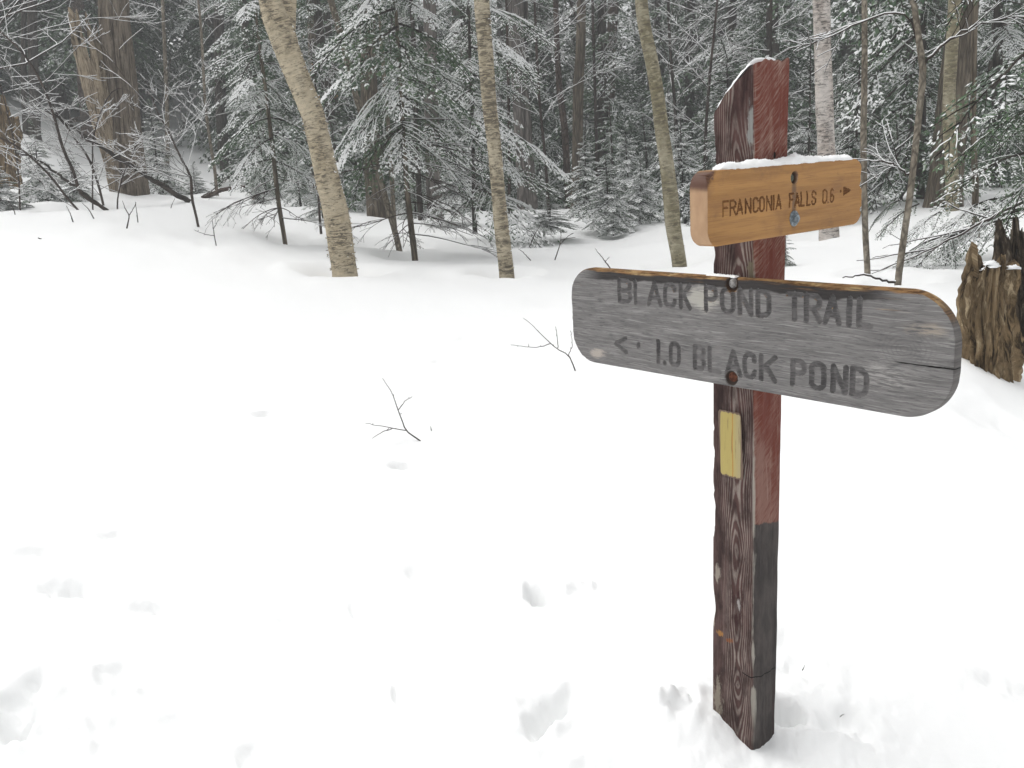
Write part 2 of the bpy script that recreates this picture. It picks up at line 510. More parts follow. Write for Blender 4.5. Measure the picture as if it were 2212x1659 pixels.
def ground_detail(x, y):
    h = ground0(x, y)
    r = np.hypot(x, y)
    near = 1 - smooth(5.5, 11, r)
    h = h + near * (.010 * fbm(x * 2.3, y * 2.3, 0, 5, 3) + .0010 * fbm(x * 17, y * 17, 0, 9, 3)) + .012 * fbm(x * 3, y * 3, 0, 15, 2) * (1 - near)
    # trampled crumbly snow round the post foot
    pr = np.hypot(x - POST[0] - .12, y - POST[1] - .05)
    h = h + .005 * fbm(x * 24, y * 24, 0, 21, 4, .6) * (1 - smooth(.2, .5, pr)) + .008 * np.exp(-((pr - .13) / .05) ** 2)
    bk = POST + D1 * .20 - D2 * .03               # snow banked against the post's far left corner
    h = h + .085 * np.exp(-((x - bk[0]) ** 2 + (y - bk[1]) ** 2) / .15 ** 2) - .012 * np.exp(-((x - POST[0]) ** 2 + (y - POST[1]) ** 2) / .09 ** 2)
    for px, py, a, b, tw, dep, cr in PITS:
        p = px_ground(px, py)
        d = unit(np.array([p[0], p[1]]))
        m = (np.hypot(x - p[0], y - p[1]) < a * 4)
        if dep <= .06:
            dep = dep * .62
        if not m.any():
            continue
        ca, sa = math.cos(math.radians(tw)), math.sin(math.radians(tw))
        e1 = np.array([d[0] * ca - d[1] * sa, d[0] * sa + d[1] * ca])
        e2 = np.array([-e1[1], e1[0]])
        xx, yy = x[m] - p[0], y[m] - p[1]
        k = np.sqrt(((xx * e1[0] + yy * e1[1]) / a) ** 2 + ((xx * e2[0] + yy * e2[1]) / b) ** 2)
        k = k + .26 * cr * fbm(xx * 15 + px, yy * 15 + py, 0, 31, 3, .5)
        th = np.arctan2(yy * e1[0] - xx * e1[1], xx * e1[0] + yy * e1[1])
        k = k * (1 + .30 * np.cos(th - .6 - tw * .05))
        h[m] += -dep * (1 - smooth(.30, 1.15, k)) * (1 + .25 * np.cos(th + 2.0)) + .10 * dep * np.exp(-((k - 1.5) / .5) ** 2) \
            + cr * .0075 * fbm(xx * 19 + py, yy * 19, 0, 41, 4, .55) * np.exp(-(k / 1.9) ** 2)
    for px, py, a, b, tw, dep in MOUNDS:
        p = px_ground(px, py)
        m = (np.hypot(x - p[0], y - p[1]) < a * 4)
        xx, yy = x[m] - p[0], y[m] - p[1]
        k = np.hypot(xx / a, yy / b) + .35 * fbm(xx * 22, yy * 22, 0, 51, 3, .6)
        h[m] += dep * (1 - smooth(.2, 1.2, k))
    for px, py, dist, rad, dep in WELLS:
        p = px_at(px, py, dist)
        k = np.hypot(x - p[0], y - p[1]) / rad
        k = k + .15 * fbm(x * 4, y * 4, 0, 61, 2)
        h = h - dep * np.exp(-k ** 3) + .25 * abs(dep) * np.exp(-((k - 1.35) / .4) ** 2)
    # hummocks over buried logs and stones under the trees
    far = smooth(10.5, 14, r)
    h = h + far * .10 * np.maximum(0, fbm(x * .9, y * .9, 0, 71, 2))
    return h

def build_ground():
    az = np.concatenate([np.linspace(-180, -38, 40)[:-1], np.linspace(-37, 37, 470), np.linspace(38, 180, 40)[1:-1]])
    az = np.radians(az)
    rr = np.concatenate([np.linspace(.02, 1.4, 8)[:-1], np.geomspace(1.5, 7, 280)[:-1], np.geomspace(7, 95, 115)])
    A, R = np.meshgrid(az, rr)
    X, Y = R * np.sin(A), R * np.cos(A)
    Z = ground_detail(X.ravel(), Y.ravel())
    m = len(az)
    i, j = np.meshgrid(np.arange(len(rr) - 1), np.arange(m), indexing='ij')
    j2 = (j + 1) % m
    q = np.stack([i * m + j, (i + 1) * m + j, (i + 1) * m + j2, i * m + j2], -1).reshape(-1, 4)[:, ::-1]
    o = add_obj('snow_ground', new_mesh('snow_ground', np.stack([X.ravel(), Y.ravel(), Z], 1), [q], M_SNOWG))
    o['kind'] = 'structure'
build_ground()
# ----------------------------------------------------------------------------
# the signpost
# ----------------------------------------------------------------------------
ROT_POST = math.atan2(D2[1], D2[0])           # local X = D2, local Y = D1
ROT_BLACK = math.atan2(-D1[1], -D1[0])        # local X = -D1 (reads left to right), local Y = D2 (into the board)

def mat_post():
    g = G('weathered_post_paint')
    x, y, z = g.sep(g.obj)[:3]
    nlow = g.noise(g.map(g.obj, (2, 2, .9)), 1, 2, .5)
    nlow2 = g.noise(g.map(g.obj, (3, 3, 1.5), (5, 2, 1.3)), 1, 2.5, .5)
    nfine = g.noise(g.map(g.obj, (160, 160, 9)), 1, 4, .6)
    nmed = g.noise(g.map(g.obj, (26, 26, 9), (3, 0, 0)), 1, 5, .65)
    nbig = g.noise(g.map(g.obj, (9, 9, 3.4), (8, 0, 3)), 1, 4, .6)
    # left face: flat-sawn growth rings opening into arches
    yy = g.math('SUBTRACT', y, g.math('ADD', .052, g.math('MULTIPLY', g.math('SUBTRACT', nlow, .5), .035)))
    dep = g.math('ADD', .012, g.math('ABSOLUTE', g.math('MULTIPLY', g.math('SUBTRACT', nlow2, .5), .15)))
    rad = g.math('SQRT', g.math('ADD', g.mul(yy, yy), g.mul(dep, dep)))
    rad = g.math('ADD', rad, g.math('MULTIPLY', nmed, .004))
    ring = g.math('SINE', g.math('MULTIPLY', rad, 6.2832 / .0046))
    ring = g.math('ADD', ring, g.math('MULTIPLY', g.math('SUBTRACT', nfine, .5), 2.6))
    wear_c = g.step(g.math('ABSOLUTE', g.math('SUBTRACT', y, .050)), .058, .02)        # worn down the middle, paint kept at the edges
    wear = g.mul(g.math('ADD', .22, g.math('MULTIPLY', wear_c, .75)), g.step(nbig, .30, .50), g.math('ADD', .35, g.math('MULTIPLY', g.step(nmed, .35, .55), .65)))
    worn_col = g.mix(g.step(nmed, .3, .7), (.12, .090, .078), (.30, .255, .225))
    maroon = g.mix(g.step(nmed, .3, .7), (.030, .017, .016), (.105, .055, .050))
    left = g.mix(g.mul(g.step(ring, -.3, .9), wear), maroon, worn_col)
    flecks = g.mul(g.step(nfine, .60, .74), g.step(nmed, .45, .62))
    left = g.mix(g.mul(flecks, .7), left, (.27, .225, .2))
    # bare knot and bleached scars
    def blob(cy, cz, ry, rz, soft=.5):
        dy = g.math('DIVIDE', g.math('SUBTRACT', y, cy), ry)
        dz = g.math('DIVIDE', g.math('SUBTRACT', z, cz), rz)
        d = g.math('SQRT', g.math('ADD', g.mul(dy, dy), g.mul(dz, dz)))
        d = g.math('ADD', d, g.math('MULTIPLY', g.math('SUBTRACT', nmed, .5), 3.2))
        d = g.math('ADD', d, g.math('MULTIPLY', g.math('SUBTRACT', nfine, .5), 2.0))
        d = g.math('ADD', d, g.math('MULTIPLY', g.math('SUBTRACT', g.noise(g.map(g.obj, (120, 120, 45)), 1, 4, .7), .5), 3.0))
        return g.mul(g.step(d, 1.1, .45), .68)
    left = g.mix(blob(.112, .455, .011, .022, .3), left, (.42, .37, .31))
    left = g.mix(blob(.050, .385, .020, .050, .3), left, (.035, .012, .012))
    left = g.mix(blob(.047, .392, .006, .017, .3), left, (.46, .44, .42))
    left = g.mix(blob(.118, .10, .018, .055, .3), left, (.33, .29, .23))
    left = g.mix(blob(.105, .295, .012, .009, .4), left, (.45, .22, .06))
    left = g.mix(blob(.072, .285, .012, .007, .4), left, (.28, .09, .025))
    left = g.mix(blob(.125, .35, .007, .07, .3), left, (.36, .30, .24))
    # dark wet streak right of the board's bolts and grey bare patch up by the front edge
    left = g.mix(blob(.018, 1.53, .011, .045, .25), left, (.33, .345, .33))
    left = g.mix(blob(.012, 1.22, .011, .06, .25), left, (.20, .18, .12))
    left = g.mix(g.mul(g.step(z, 1.585, 1.64), g.step(nbig, .5, .62), .7), left, (.10, .095, .035))
    # right face: brick red, sawn slantwise, bleached streaks
    saw = g.noise(g.map(g.map(g.obj, (1, 1, 1), (0, 0, 0), (0, .75, 0)), (22, 22, 230)), 1, 4, .65)
    streak = g.noise(g.map(g.obj, (70, 70, 5), (2, 0, 0)), 1, 5, .62)
    red = g.mix(g.mul(g.step(saw, .35, .7), g.step(nbig, .35, .65)), (.145, .040, .028), (.185, .058, .040))
    red = g.mix(g.mul(g.step(nfine, .5, .7), .35), red, (.26, .12, .09))
    bleach = g.mul(g.step(streak, .56, .68), g.step(nbig, .40, .55))
    bleach = g.math('MAXIMUM', g.mul(bleach, .75), g.mul(g.step(z, 1.36, 1.62), g.step(saw, .42, .66), g.step(x, .075, .03), .6))
    bleach = g.math('MAXIMUM', bleach, g.mul(g.step(g.math('ADD', g.mul(saw, .5), g.mul(nbig, .6)), .50, .66), g.math('ADD', .40, g.math('MULTIPLY', g.step(z, 1.1, 1.5), .45))))
    red = g.mix(bleach, red, (.33, .235, .195))
    gut = g.math('ABSOLUTE', g.math('SUBTRACT', x, g.math('ADD', .062, g.math('MULTIPLY', g.math('SUBTRACT', nlow2, .5), .05))))
    red = g.mix(g.mul(g.step(gut, .009, .003), g.step(nmed, .46, .62), g.step(nbig, .42, .56), .7), red, (.33, .22, .17))
    grey = g.mix(g.step(nmed, .35, .7), (.044, .038, .037), (.088, .076, .071))
    grey = g.mix(g.mul(g.step(nfine, .66, .74), g.step(nbig, .46, .58), .6), grey, (.19, .17, .15))
    grey = g.mix(g.mul(g.step(x, .07, .09), g.step(z, .25, .05), .6), grey, (.036, .012, .012))
    edge = g.math('ADD', .604, g.math('ADD', g.math('MULTIPLY', x, -.25), g.math('MULTIPLY', nmed, .03)))
    right = g.mix(g.step(g.math('SUBTRACT', z, edge), -.003, .003), grey, red)
    # pick the face by position
    side = g.step(g.math('SUBTRACT', y, x), -.0035, .0035)
    col = g.mix(side, right, left)
    ch = g.math('MAXIMUM', x, y)
    cham = g.mul(g.step(g.math('ADD', ch, g.math('ADD', g.math('MULTIPLY', nmed, .012), g.math('MULTIPLY', nfine, .012))), .0218, .0168), g.step(g.math('ADD', z, g.math('MULTIPLY', nbig, .8)), .35, .6))
    col = g.mix(g.mul(cham, .85), col, g.mix(nfine, (.30, .28, .24), (.46, .43, .38)))
    crk = g.mul(g.step(g.math('ABSOLUTE', g.math('SUBTRACT', g.math('ADD', z, g.math('MULTIPLY', y, -.25)), g.math('ADD', .198, g.math('MULTIPLY', nmed, .01)))), .0022, .001), g.step(y, .04, .03))
    col = g.mix(crk, col, (.012, .01, .01))
    g.bump(g.math('ADD', g.math('MULTIPLY', ring, .25), g.math('ADD', nfine, nmed)), .55, .004)
    return g.done(col, .82, .2)

def mat_greyboard():
    g = G('silver_grey_wood')
    x, y, z = g.sep(g.obj)[:3]
    wav = g.noise(g.map(g.obj, (2.2, 2, 7)), 1, 3, .5)
    zz = g.math('ADD', z, g.math('MULTIPLY', g.math('SUBTRACT', wav, .5), .03))
    cv = g.n('ShaderNodeCombineXYZ')
    g.l(x, cv.inputs[0]); g.l(zz, cv.inputs[2])
    gv = cv.outputs[0]
    f1 = g.noise(g.map(gv, (9, 1, 420)), 1, 4, .65)
    f2 = g.noise(g.map(gv, (26, 1, 240), (4, 0, 2)), 1, 5, .66)
    f3 = g.noise(g.map(gv, (6, 1, 60), (1, 0, 9)), 1, 4, .62)
    patch = g.noise(g.map(g.obj, (7, 1, 16), (2, 0, 5)), 1, 5, .62)
    c = g.mix(g.step(f3, .3, .7), (.150, .144, .142), (.222, .214, .209))
    c = g.mix(g.step(f1, .48, .72), c, (.35, .34, .33))
    c = g.mix(g.mul(g.step(f2, .48, .36), .55), c, (.075, .072, .076))
    white = g.math('MULTIPLY', g.step(patch, .60, .70), g.step(f2, .44, .60))
    c = g.mix(g.mul(white, .45), c, (.45, .43, .40))
    # bleached hand-wide patch in the word POND, and at the lower right
    def blob(cx, cz, rx, rz):
        dx = g.math('DIVIDE', g.math('SUBTRACT', x, cx), rx)
        dz = g.math('DIVIDE', g.math('SUBTRACT', z, cz), rz)
        d = g.math('SQRT', g.math('ADD', g.mul(dx, dx), g.mul(dz, dz)))
        d = g.math('ADD', d, g.math('ADD', g.math('MULTIPLY', g.math('SUBTRACT', patch, .5), 2.6), g.math('MULTIPLY', g.math('SUBTRACT', f2, .5), 2.2)))
        return g.step(d, 1.25, .6)
    c = g.mix(g.mul(blob(-.075, .068, .042, .032), .75), c, (.50, .48, .43))
    c = g.mix(g.mul(blob(-.43, -.100, .03, .012), .8), c, (.50, .44, .39))
    c = g.mix(g.mul(blob(.37, -.055, .09, .035), g.step(f2, .45, .62), .6), c, (.46, .44, .42))
    c = g.mix(g.mul(blob(.47, .052, .05, .018), g.step(f2, .42, .55), .6), c, (.40, .34, .27))
    # knotty swirl on the right
    dx = g.math('SUBTRACT', x, .42); dz = g.math('SUBTRACT', z, .01)
    rr = g.math('SQRT', g.math('ADD', g.mul(dx, dx), g.math('MULTIPLY', g.mul(dz, dz), 1.6)))
    sw = g.math('SINE', g.math('ADD', g.math('MULTIPLY', rr, 620), g.math('MULTIPLY', patch, 22)))
    c = g.mix(g.mul(g.step(sw, .0, .9), g.step(rr, .085, .03), g.step(f2, .40, .58), .28), c, (.075, .073, .078))
    # charred looking stain below the top edge and raw brown top
    edge = g.math('ADD', z, g.math('MULTIPLY', g.math('SUBTRACT', g.noise(g.map(g.obj, (6.5, 1, 3)), 1, 4, .6), .5), .034))
    band = g.mul(g.step(edge, .0985, .1045), g.step(g.math('ABSOLUTE', g.math('SUBTRACT', x, -.03)), .46, .36))
    c = g.mix(g.mul(band, .93), c, g.mix(f2, (.016, .014, .015), (.055, .049, .047)))
    ns = g.n('ShaderNodeNewGeometry')
    vt = g.n('ShaderNodeVectorTransform', vector_type='NORMAL', convert_from='WORLD', convert_to='OBJECT')
    g.l(ns.outputs['True Normal'], vt.inputs[0])
    nx, ny, nz = g.sep(vt.outputs[0])[:3]
    topm = g.mul(g.step(nz, .25, .5), g.step(z, .055, .085))
    # brown eats down over the arris
    arris = g.mul(g.step(g.math('ADD', edge, g.math('MULTIPLY', f2, .010)), .1265, .129), g.step(g.math('ABSOLUTE', x), .50, .42))
    topm = g.math('MAXIMUM', topm, g.mul(arris, .8))
    brown = g.mix(g.step(f2, .35, .65), (.07, .035, .015), (.29, .165, .072))
    brown = g.mix(g.step(g.noise(g.map(g.obj, (18, 60, 40)), 1, 3, .6), .5, .7), brown, (.42, .29, .14))
    c = g.mix(topm, c, brown)
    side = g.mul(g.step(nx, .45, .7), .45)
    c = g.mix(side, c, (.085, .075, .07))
    crk = g.math('ABSOLUTE', g.math('SUBTRACT', z, g.math('ADD', -.0175, g.math('MULTIPLY', g.math('SUBTRACT', f3, .5), .008))))
    c = g.mix(g.mul(g.step(crk, .0017, .0008), g.step(x, .39, .42)), c, (.012, .011, .011))
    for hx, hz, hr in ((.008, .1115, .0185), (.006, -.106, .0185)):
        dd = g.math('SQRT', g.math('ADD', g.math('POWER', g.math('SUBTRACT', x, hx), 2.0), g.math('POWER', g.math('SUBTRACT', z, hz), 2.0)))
        c = g.mix(g.mul(g.step(dd, hr, hr - .0025), .9), c, (.034, .019, .013))      # rusty bore round the bolt, recess shade painted into the colour
    g.bump(g.math('ADD', f1, g.math('MULTIPLY', f2, 1.5)), .5, .004)
    return g.done(c, .85, .15)

def mat_orangeboard():
    g = G('amber_oiled_pine')
    x, y, z = g.sep(g.obj)[:3]
    f1 = g.noise(g.map(g.obj, (9, 9, 300)), 1, 5, .66)
    f2 = g.noise(g.map(g.obj, (2.6, 2, 38), (2, 0, 1)), 1, 4, .6, .5)
    p = g.noise(g.map(g.obj, (9, 9, 16)), 1, 4, .6)
    c = g.mix(g.step(f2, .3, .7), (.31, .150, .044), (.43, .222, .068))
    c = g.mix(g.mul(g.step(f1, .5, .78), .35), c, (.50, .30, .11))
    c = g.mix(g.mul(g.step(p, .54, .72), .6), c, (.25, .12, .045))
    c = g.mix(g.mul(g.step(g.noise(g.map(g.obj, (3, 3, 60), (7, 0, 3)), 1, 4, .62), .55, .68), .5), c, (.27, .135, .05))
    c = g.mix(g.mul(g.step(f1, .47, .36), .55), c, (.235, .115, .04))
    knot = g.noise(g.map(g.obj, (5, 5, 9), (3, 0, 8)), 1, 5, .7)
    c = g.mix(g.mul(g.step(knot, .56, .66), .45), c, (.19, .095, .045))
    # rust run below the bolts
    wob = g.math('ADD', .0105, g.math('MULTIPLY', g.math('SUBTRACT', p, .5), .010))
    run = g.mul(g.step(g.math('ABSOLUTE', g.math('SUBTRACT', x, wob)), .0125, .003), g.step(z, .06, .03), g.step(z, -.078, -.045))
    c = g.mix(g.mul(run, .68), c, (.085, .055, .042))
    # end grain on the left end, pinkish with a dark weathered upper corner
    nse = g.n('ShaderNodeNewGeometry')
    vte = g.n('ShaderNodeVectorTransform', vector_type='NORMAL', convert_from='WORLD', convert_to='OBJECT')
    g.l(nse.outputs['True Normal'], vte.inputs[0])
    endm = g.step(g.sep(vte.outputs[0])[0], -.35, -.6)
    eg = g.mix(g.noise(g.map(g.obj, (30, 60, 30)), 1, 4, .6), (.34, .195, .105), (.53, .35, .21))
    eg = g.mix(g.mul(g.step(g.math('ADD', z, g.math('MULTIPLY', p, .05)), .068, .080), .9), eg, (.17, .095, .075))
    c = g.mix(endm, c, eg)
    chip = g.mul(g.step(g.math('ADD', x, g.math('MULTIPLY', z, -.8)), -.318, -.332), g.step(p, .42, .5))
    c = g.mix(g.mul(chip, .85), c, (.08, .03, .015))
    # splintered right end
    c = g.mix(g.mul(g.step(g.math('ADD', x, g.math('MULTIPLY', p, .02)), .366, .372), .6), c, (.62, .43, .22))
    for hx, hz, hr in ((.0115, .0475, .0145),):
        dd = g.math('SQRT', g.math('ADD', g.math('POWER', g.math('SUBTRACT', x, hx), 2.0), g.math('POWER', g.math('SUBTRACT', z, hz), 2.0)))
        c = g.mix(g.mul(g.step(dd, hr, hr - .0025), .9), c, (.034, .019, .013))      # bore painted dark for its missing shade, in a rust brown
    g.bump(g.math('ADD', f1, f2), .35, .003)
    return g.done(c, .6, .35)

M_POST = mat_post()
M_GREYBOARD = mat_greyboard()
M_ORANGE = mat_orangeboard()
def _letter_mat(name, a, b):
    g = G(name)
    n = g.noise(g.map(g.obj, (60, 60, 300)), 1, 4, .6)
    n2 = g.noise(g.map(g.obj, (10, 10, 14)), 1, 3, .6)
    c = g.mix(g.step(g.math('ADD', g.mul(n, .5), g.mul(n2, .5)), .38, .62), a, b)
    g.bump(n, .5, .003)
    return g.done(c, .9, .1)
M_GREYLETTER = _letter_mat('dirt_in_carved_letters', (.094, .090, .090), (.185, .177, .175))
M_ORANGELETTER = _letter_mat('brown_stain_in_letters', (.095, .040, .016), (.20, .092, .035))
def _metal(name, a, b, rough=.55, metal=.5):
    g = G(name)
    n = g.noise(g.obj, 130, 4, .6)
    g.bump(n, .4, .002)
    return g.done(g.mix(g.step(n, .4, .65), a, b), rough, .4, metal)
M_ZINC = _metal('weathered_zinc', (.13, .16, .18), (.30, .34, .37))
M_RUST = _metal('rusted_steel', (.085, .026, .014), (.20, .075, .038), .8, .2)
M_GREENISH = _metal('verdigris_bolt', (.06, .075, .06), (.17, .20, .165), .6, .4)
M_DULLBOLT = _metal('dull_steel', (.17, .16, .155), (.33, .32, .31), .6, .3)
M_HOLE = G('nail_hole_shade').done((.02, .013, .011), .8)  # near-black colour stands in for the shade inside the nail hole
def _yellow():
    g = G('yellow_blaze_paint')
    x, y, z = g.sep(g.obj)[:3]
    n = g.noise(g.map(g.obj, (170, 170, 10)), 1, 4, .6)
    n2 = g.noise(g.map(g.obj, (18, 18, 14)), 1, 4, .65)
    c = g.mix(g.step(y, .066, .040), (.44, .355, .125), (.39, .33, .18))
    c = g.mix(g.mul(g.step(n, .54, .68), .6), c, (.40, .31, .13))
    c = g.mix(g.mul(g.step(n, .44, .34), g.step(n2, .40, .58), .7), c, (.20, .14, .075))
    cr = g.step(g.math('ABSOLUTE', g.math('SUBTRACT', y, g.math('ADD', .058, g.math('MULTIPLY', n2, .006)))), .0022, .0008)
    c = g.mix(g.mul(cr, .7), c, (.42, .17, .03))
    ey = g.step(g.math('ABSOLUTE', g.math('SUBTRACT', y, .0665)), .0338, .0240)
    ez = g.step(g.math('ABSOLUTE', g.math('SUBTRACT', z, .806)), .085, .072)
    e = g.math('ADD', g.mul(ey, ez), g.math('MULTIPLY', g.math('SUBTRACT', n, .5), 1.3))
    c = g.mix(g.step(e, .62, .30), c, g.mix(n, (.07, .04, .036), (.26, .19, .14)))
    g.bump(n, .5, .003)
    return g.done(c, .75, .2)
M_YELLOW = _yellow()

def disc_lathe(acc, prof, sides=20, centre=(0, 0), jit=0.0):
    """prof: list of (radius, y) ; axis along local Y"""
    ang = np.arange(sides) / sides * 2 * np.pi
    rows = [np.stack([centre[0] + r * np.cos(ang), np.full(sides, y), centre[1] + r * np.sin(ang)], 1) for r, y in prof]
    v = np.concatenate(rows)
    i, j = np.meshgrid(np.arange(len(prof) - 1), np.arange(sides), indexing='ij')
    q = np.stack([i * sides + j, i * sides + (j + 1) % sides, (i + 1) * sides + (j + 1) % sides, (i + 1) * sides + j], -1).reshape(-1, 4)
    acc.add(v, q)

# --- letter strokes in a unit box (x 0..1 of the letter width, z 0..1) -------------
def arc(cx, cz, rx, rz, a0, a1, n=9):
    a = np.radians(np.linspace(a0, a1, n))
    return [(cx + rx * math.cos(t), cz + rz * math.sin(t)) for t in a]
_O = [(0, .22)] + arc(.5, .22, .5, .22, 180, 360) + [(1, .78)] + arc(.5, .78, .5, .22, 0, 180) + [(0, .22)]
GLYPH = {
    'A': [[(0, 0), (.5, 1), (1, 0)], [(.2, .32), (.8, .32)]],
    'B': [[(0, 0), (0, 1), (.55, 1)] + arc(.55, .77, .42, .23, 90, -90, 7) + [(0, .54)], [(0, .54), (.55, .54)] + arc(.55, .27, .45, .27, 90, -90, 7) + [(0, 0)]],
    'C': [[(1, .74)] + arc(.5, .76, .5, .24, 0, 180) + arc(.5, .24, .5, .24, 180, 360) + [(1, .26)]],
    'D': [[(0, 0), (0, 1), (.4, 1)] + arc(.4, .7, .6, .3, 90, 0, 6) + arc(.4, .3, .6, .3, 0, -90, 6) + [(0, 0)]],
    'F': [[(0, 0), (0, 1), (1, 1)], [(0, .55), (.8, .55)]],
    'I': [[(.5, 0), (.5, 1)]],
    'K': [[(0, 0), (0, 1)], [(1, 1), (.08, .45)], [(.32, .6), (1, 0)]],
    'L': [[(0, 1), (0, 0), (1, 0)]],
    'N': [[(0, 0), (0, 1), (1, 0), (1, 1)]],
    'O': [_O], '0': [_O],
    'P': [[(0, 0), (0, 1), (.55, 1)] + arc(.55, .74, .45, .26, 90, -90, 7) + [(0, .48)]],
    'R': [[(0, 0), (0, 1), (.55, 1)] + arc(.55, .75, .45, .25, 90, -90, 7) + [(0, .5)], [(.5, .5), (1, 0)]],
    'S': [[(1, .78)] + arc(.5, .76, .5, .24, 0, 180) + [(.1, .58), (.9, .42)] + arc(.5, .24, .5, .24, 0, -180)],
    'T': [[(.5, 0), (.5, 1)], [(0, 1), (1, 1)]],
    '1': [[(.5, 0), (.5, 1)]],
    '6': [[(.95, .9)] + arc(.5, .76, .5, .24, 45, 180, 6) + [(0, .3)] + arc(.5, .28, .5, .28, 180, 540, 16)],
    '.': [[(.5, .0), (.5, .03)]],
}
GROUPS = []
def word(letters, z0, z1):
    """letters: (char, x0, x1) -> stroke polylines in board coordinates"""
    out = []
    for ch, x0, x1 in letters:
        GROUPS.append((x0 - .0085, x1 + .0085, z0 - .01, z1 + .01, ch))
        for st in GLYPH[ch]:
            out.append([(x0 + (x1 - x0) * a, z0 + (z1 - z0) * b) for a, b in st])
    return out

def carve_depth(X, Z, strokes, w, dep, flat=.35):
    """round-nosed router cut; cuts along the grain are shallower"""
    d_out = np.zeros_like(X)
    for st in strokes:
        for (ax, az), (bx, bz) in zip(st[:-1], st[1:]):
            m = (X > min(ax, bx) - w) & (X < max(ax, bx) + w) & (Z > min(az, bz) - w) & (Z < max(az, bz) + w)
            if not m.any():
                continue
            vx, vz = bx - ax, bz - az
            L2 = vx * vx + vz * vz + 1e-12
            x, z = X[m], Z[m]
            t = np.clip(((x - ax) * vx + (z - az) * vz) / L2, 0, 1)
            d = np.hypot(x - ax - t * vx, z - az - t * vz)
            f = flat + (1 - flat) * abs(vz) / math.sqrt(L2)
            cut = dep * f * np.sqrt(np.clip(1 - (d / w) ** 2, 0, 1)) 
            d_out[m] = np.maximum(d_out[m], cut)
    return d_out

def board_mesh(L, H, T, rad, step, carve, relief, ragged=None, bevel=.003):
    """rounded board, front face a fine relief; returns (board acc, lettering acc). x: -L/2..L/2, z: -H/2..H/2, front y=0"""
    rl, rr_ = rad
    def xs():
        a = np.linspace(0, np.pi / 2, 16)
        left = -L / 2 + rl * (1 - np.cos(a))
        right = L / 2 - rr_ * (1 - np.cos(a[::-1]))
        n = int((L - rl - rr_) / step)
        mid = np.linspace(-L / 2 + rl, L / 2 - rr_, n)[1:-1]
        # keep the fine step in the corners too
        lf = np.linspace(-L / 2, -L / 2 + rl, int(rl / step) + 2)
        rf = np.linspace(L / 2 - rr_, L / 2, int(rr_ / step) + 2)
        al = np.unique(np.round(np.concatenate([left, mid, right, lf, rf]), 6))
        keep = [al[0]]
        for v in al[1:]:
            if v - keep[-1] > step * .25:
                keep.append(v)
        keep[-1] = L / 2
        return np.array(keep)
    x = xs()
    def half(xv):
        h = np.full_like(xv, H / 2)
        m = xv < -L / 2 + rl
        h[m] = H / 2 - rl + np.sqrt(np.clip(rl ** 2 - (xv[m] + L / 2 - rl) ** 2, 0, None))
        m = xv > L / 2 - rr_
        h[m] = H / 2 - rr_ + np.sqrt(np.clip(rr_ ** 2 - (xv[m] - L / 2 + rr_) ** 2, 0, None))
        return h
    h = half(x)
    nz = int(H / step)
    s = np.linspace(-1, 1, nz)
    X = np.repeat(x[:, None], nz, 1)
    Z = h[:, None] * s[None, :]
    # inside distance to the outline
    r_ = np.where(X < 0, rl, rr_)
    qx, qz = np.abs(X) - (L / 2 - r_), np.abs(Z) - (H / 2 - r_)
    sdf = -(np.minimum(np.maximum(qx, qz), 0) + np.hypot(np.maximum(qx, 0), np.maximum(qz, 0)) - r_)
    bv = np.clip(sdf / bevel, 0, 1)
    cut = carve(X, Z)
    Y = bevel * (1 - np.sqrt(np.clip(1 - (1 - bv) ** 2, 0, 1))) + relief(X, Z, sdf) + cut
    if ragged is not None:
        X = X + ragged(X, Z)
    n = len(x)
    V = np.stack([X, Y, Z], -1).reshape(-1, 3)
    i, j = np.meshgrid(np.arange(n - 1), np.arange(nz - 1), indexing='ij')
    q = np.stack([i * nz + j, (i + 1) * nz + j, (i + 1) * nz + j + 1, i * nz + j + 1], -1).reshape(-1, 4)
    cf = cut.ravel()[q].mean(1)
    A = Acc()
    # outline going round (front), then the back ring
    ring = np.concatenate([np.arange(n) * nz, (n - 1) * nz + np.arange(1, nz), (np.arange(n - 2, -1, -1)) * nz + nz - 1, np.arange(nz - 2, 0, -1)])
    return A, V, q, cf, ring

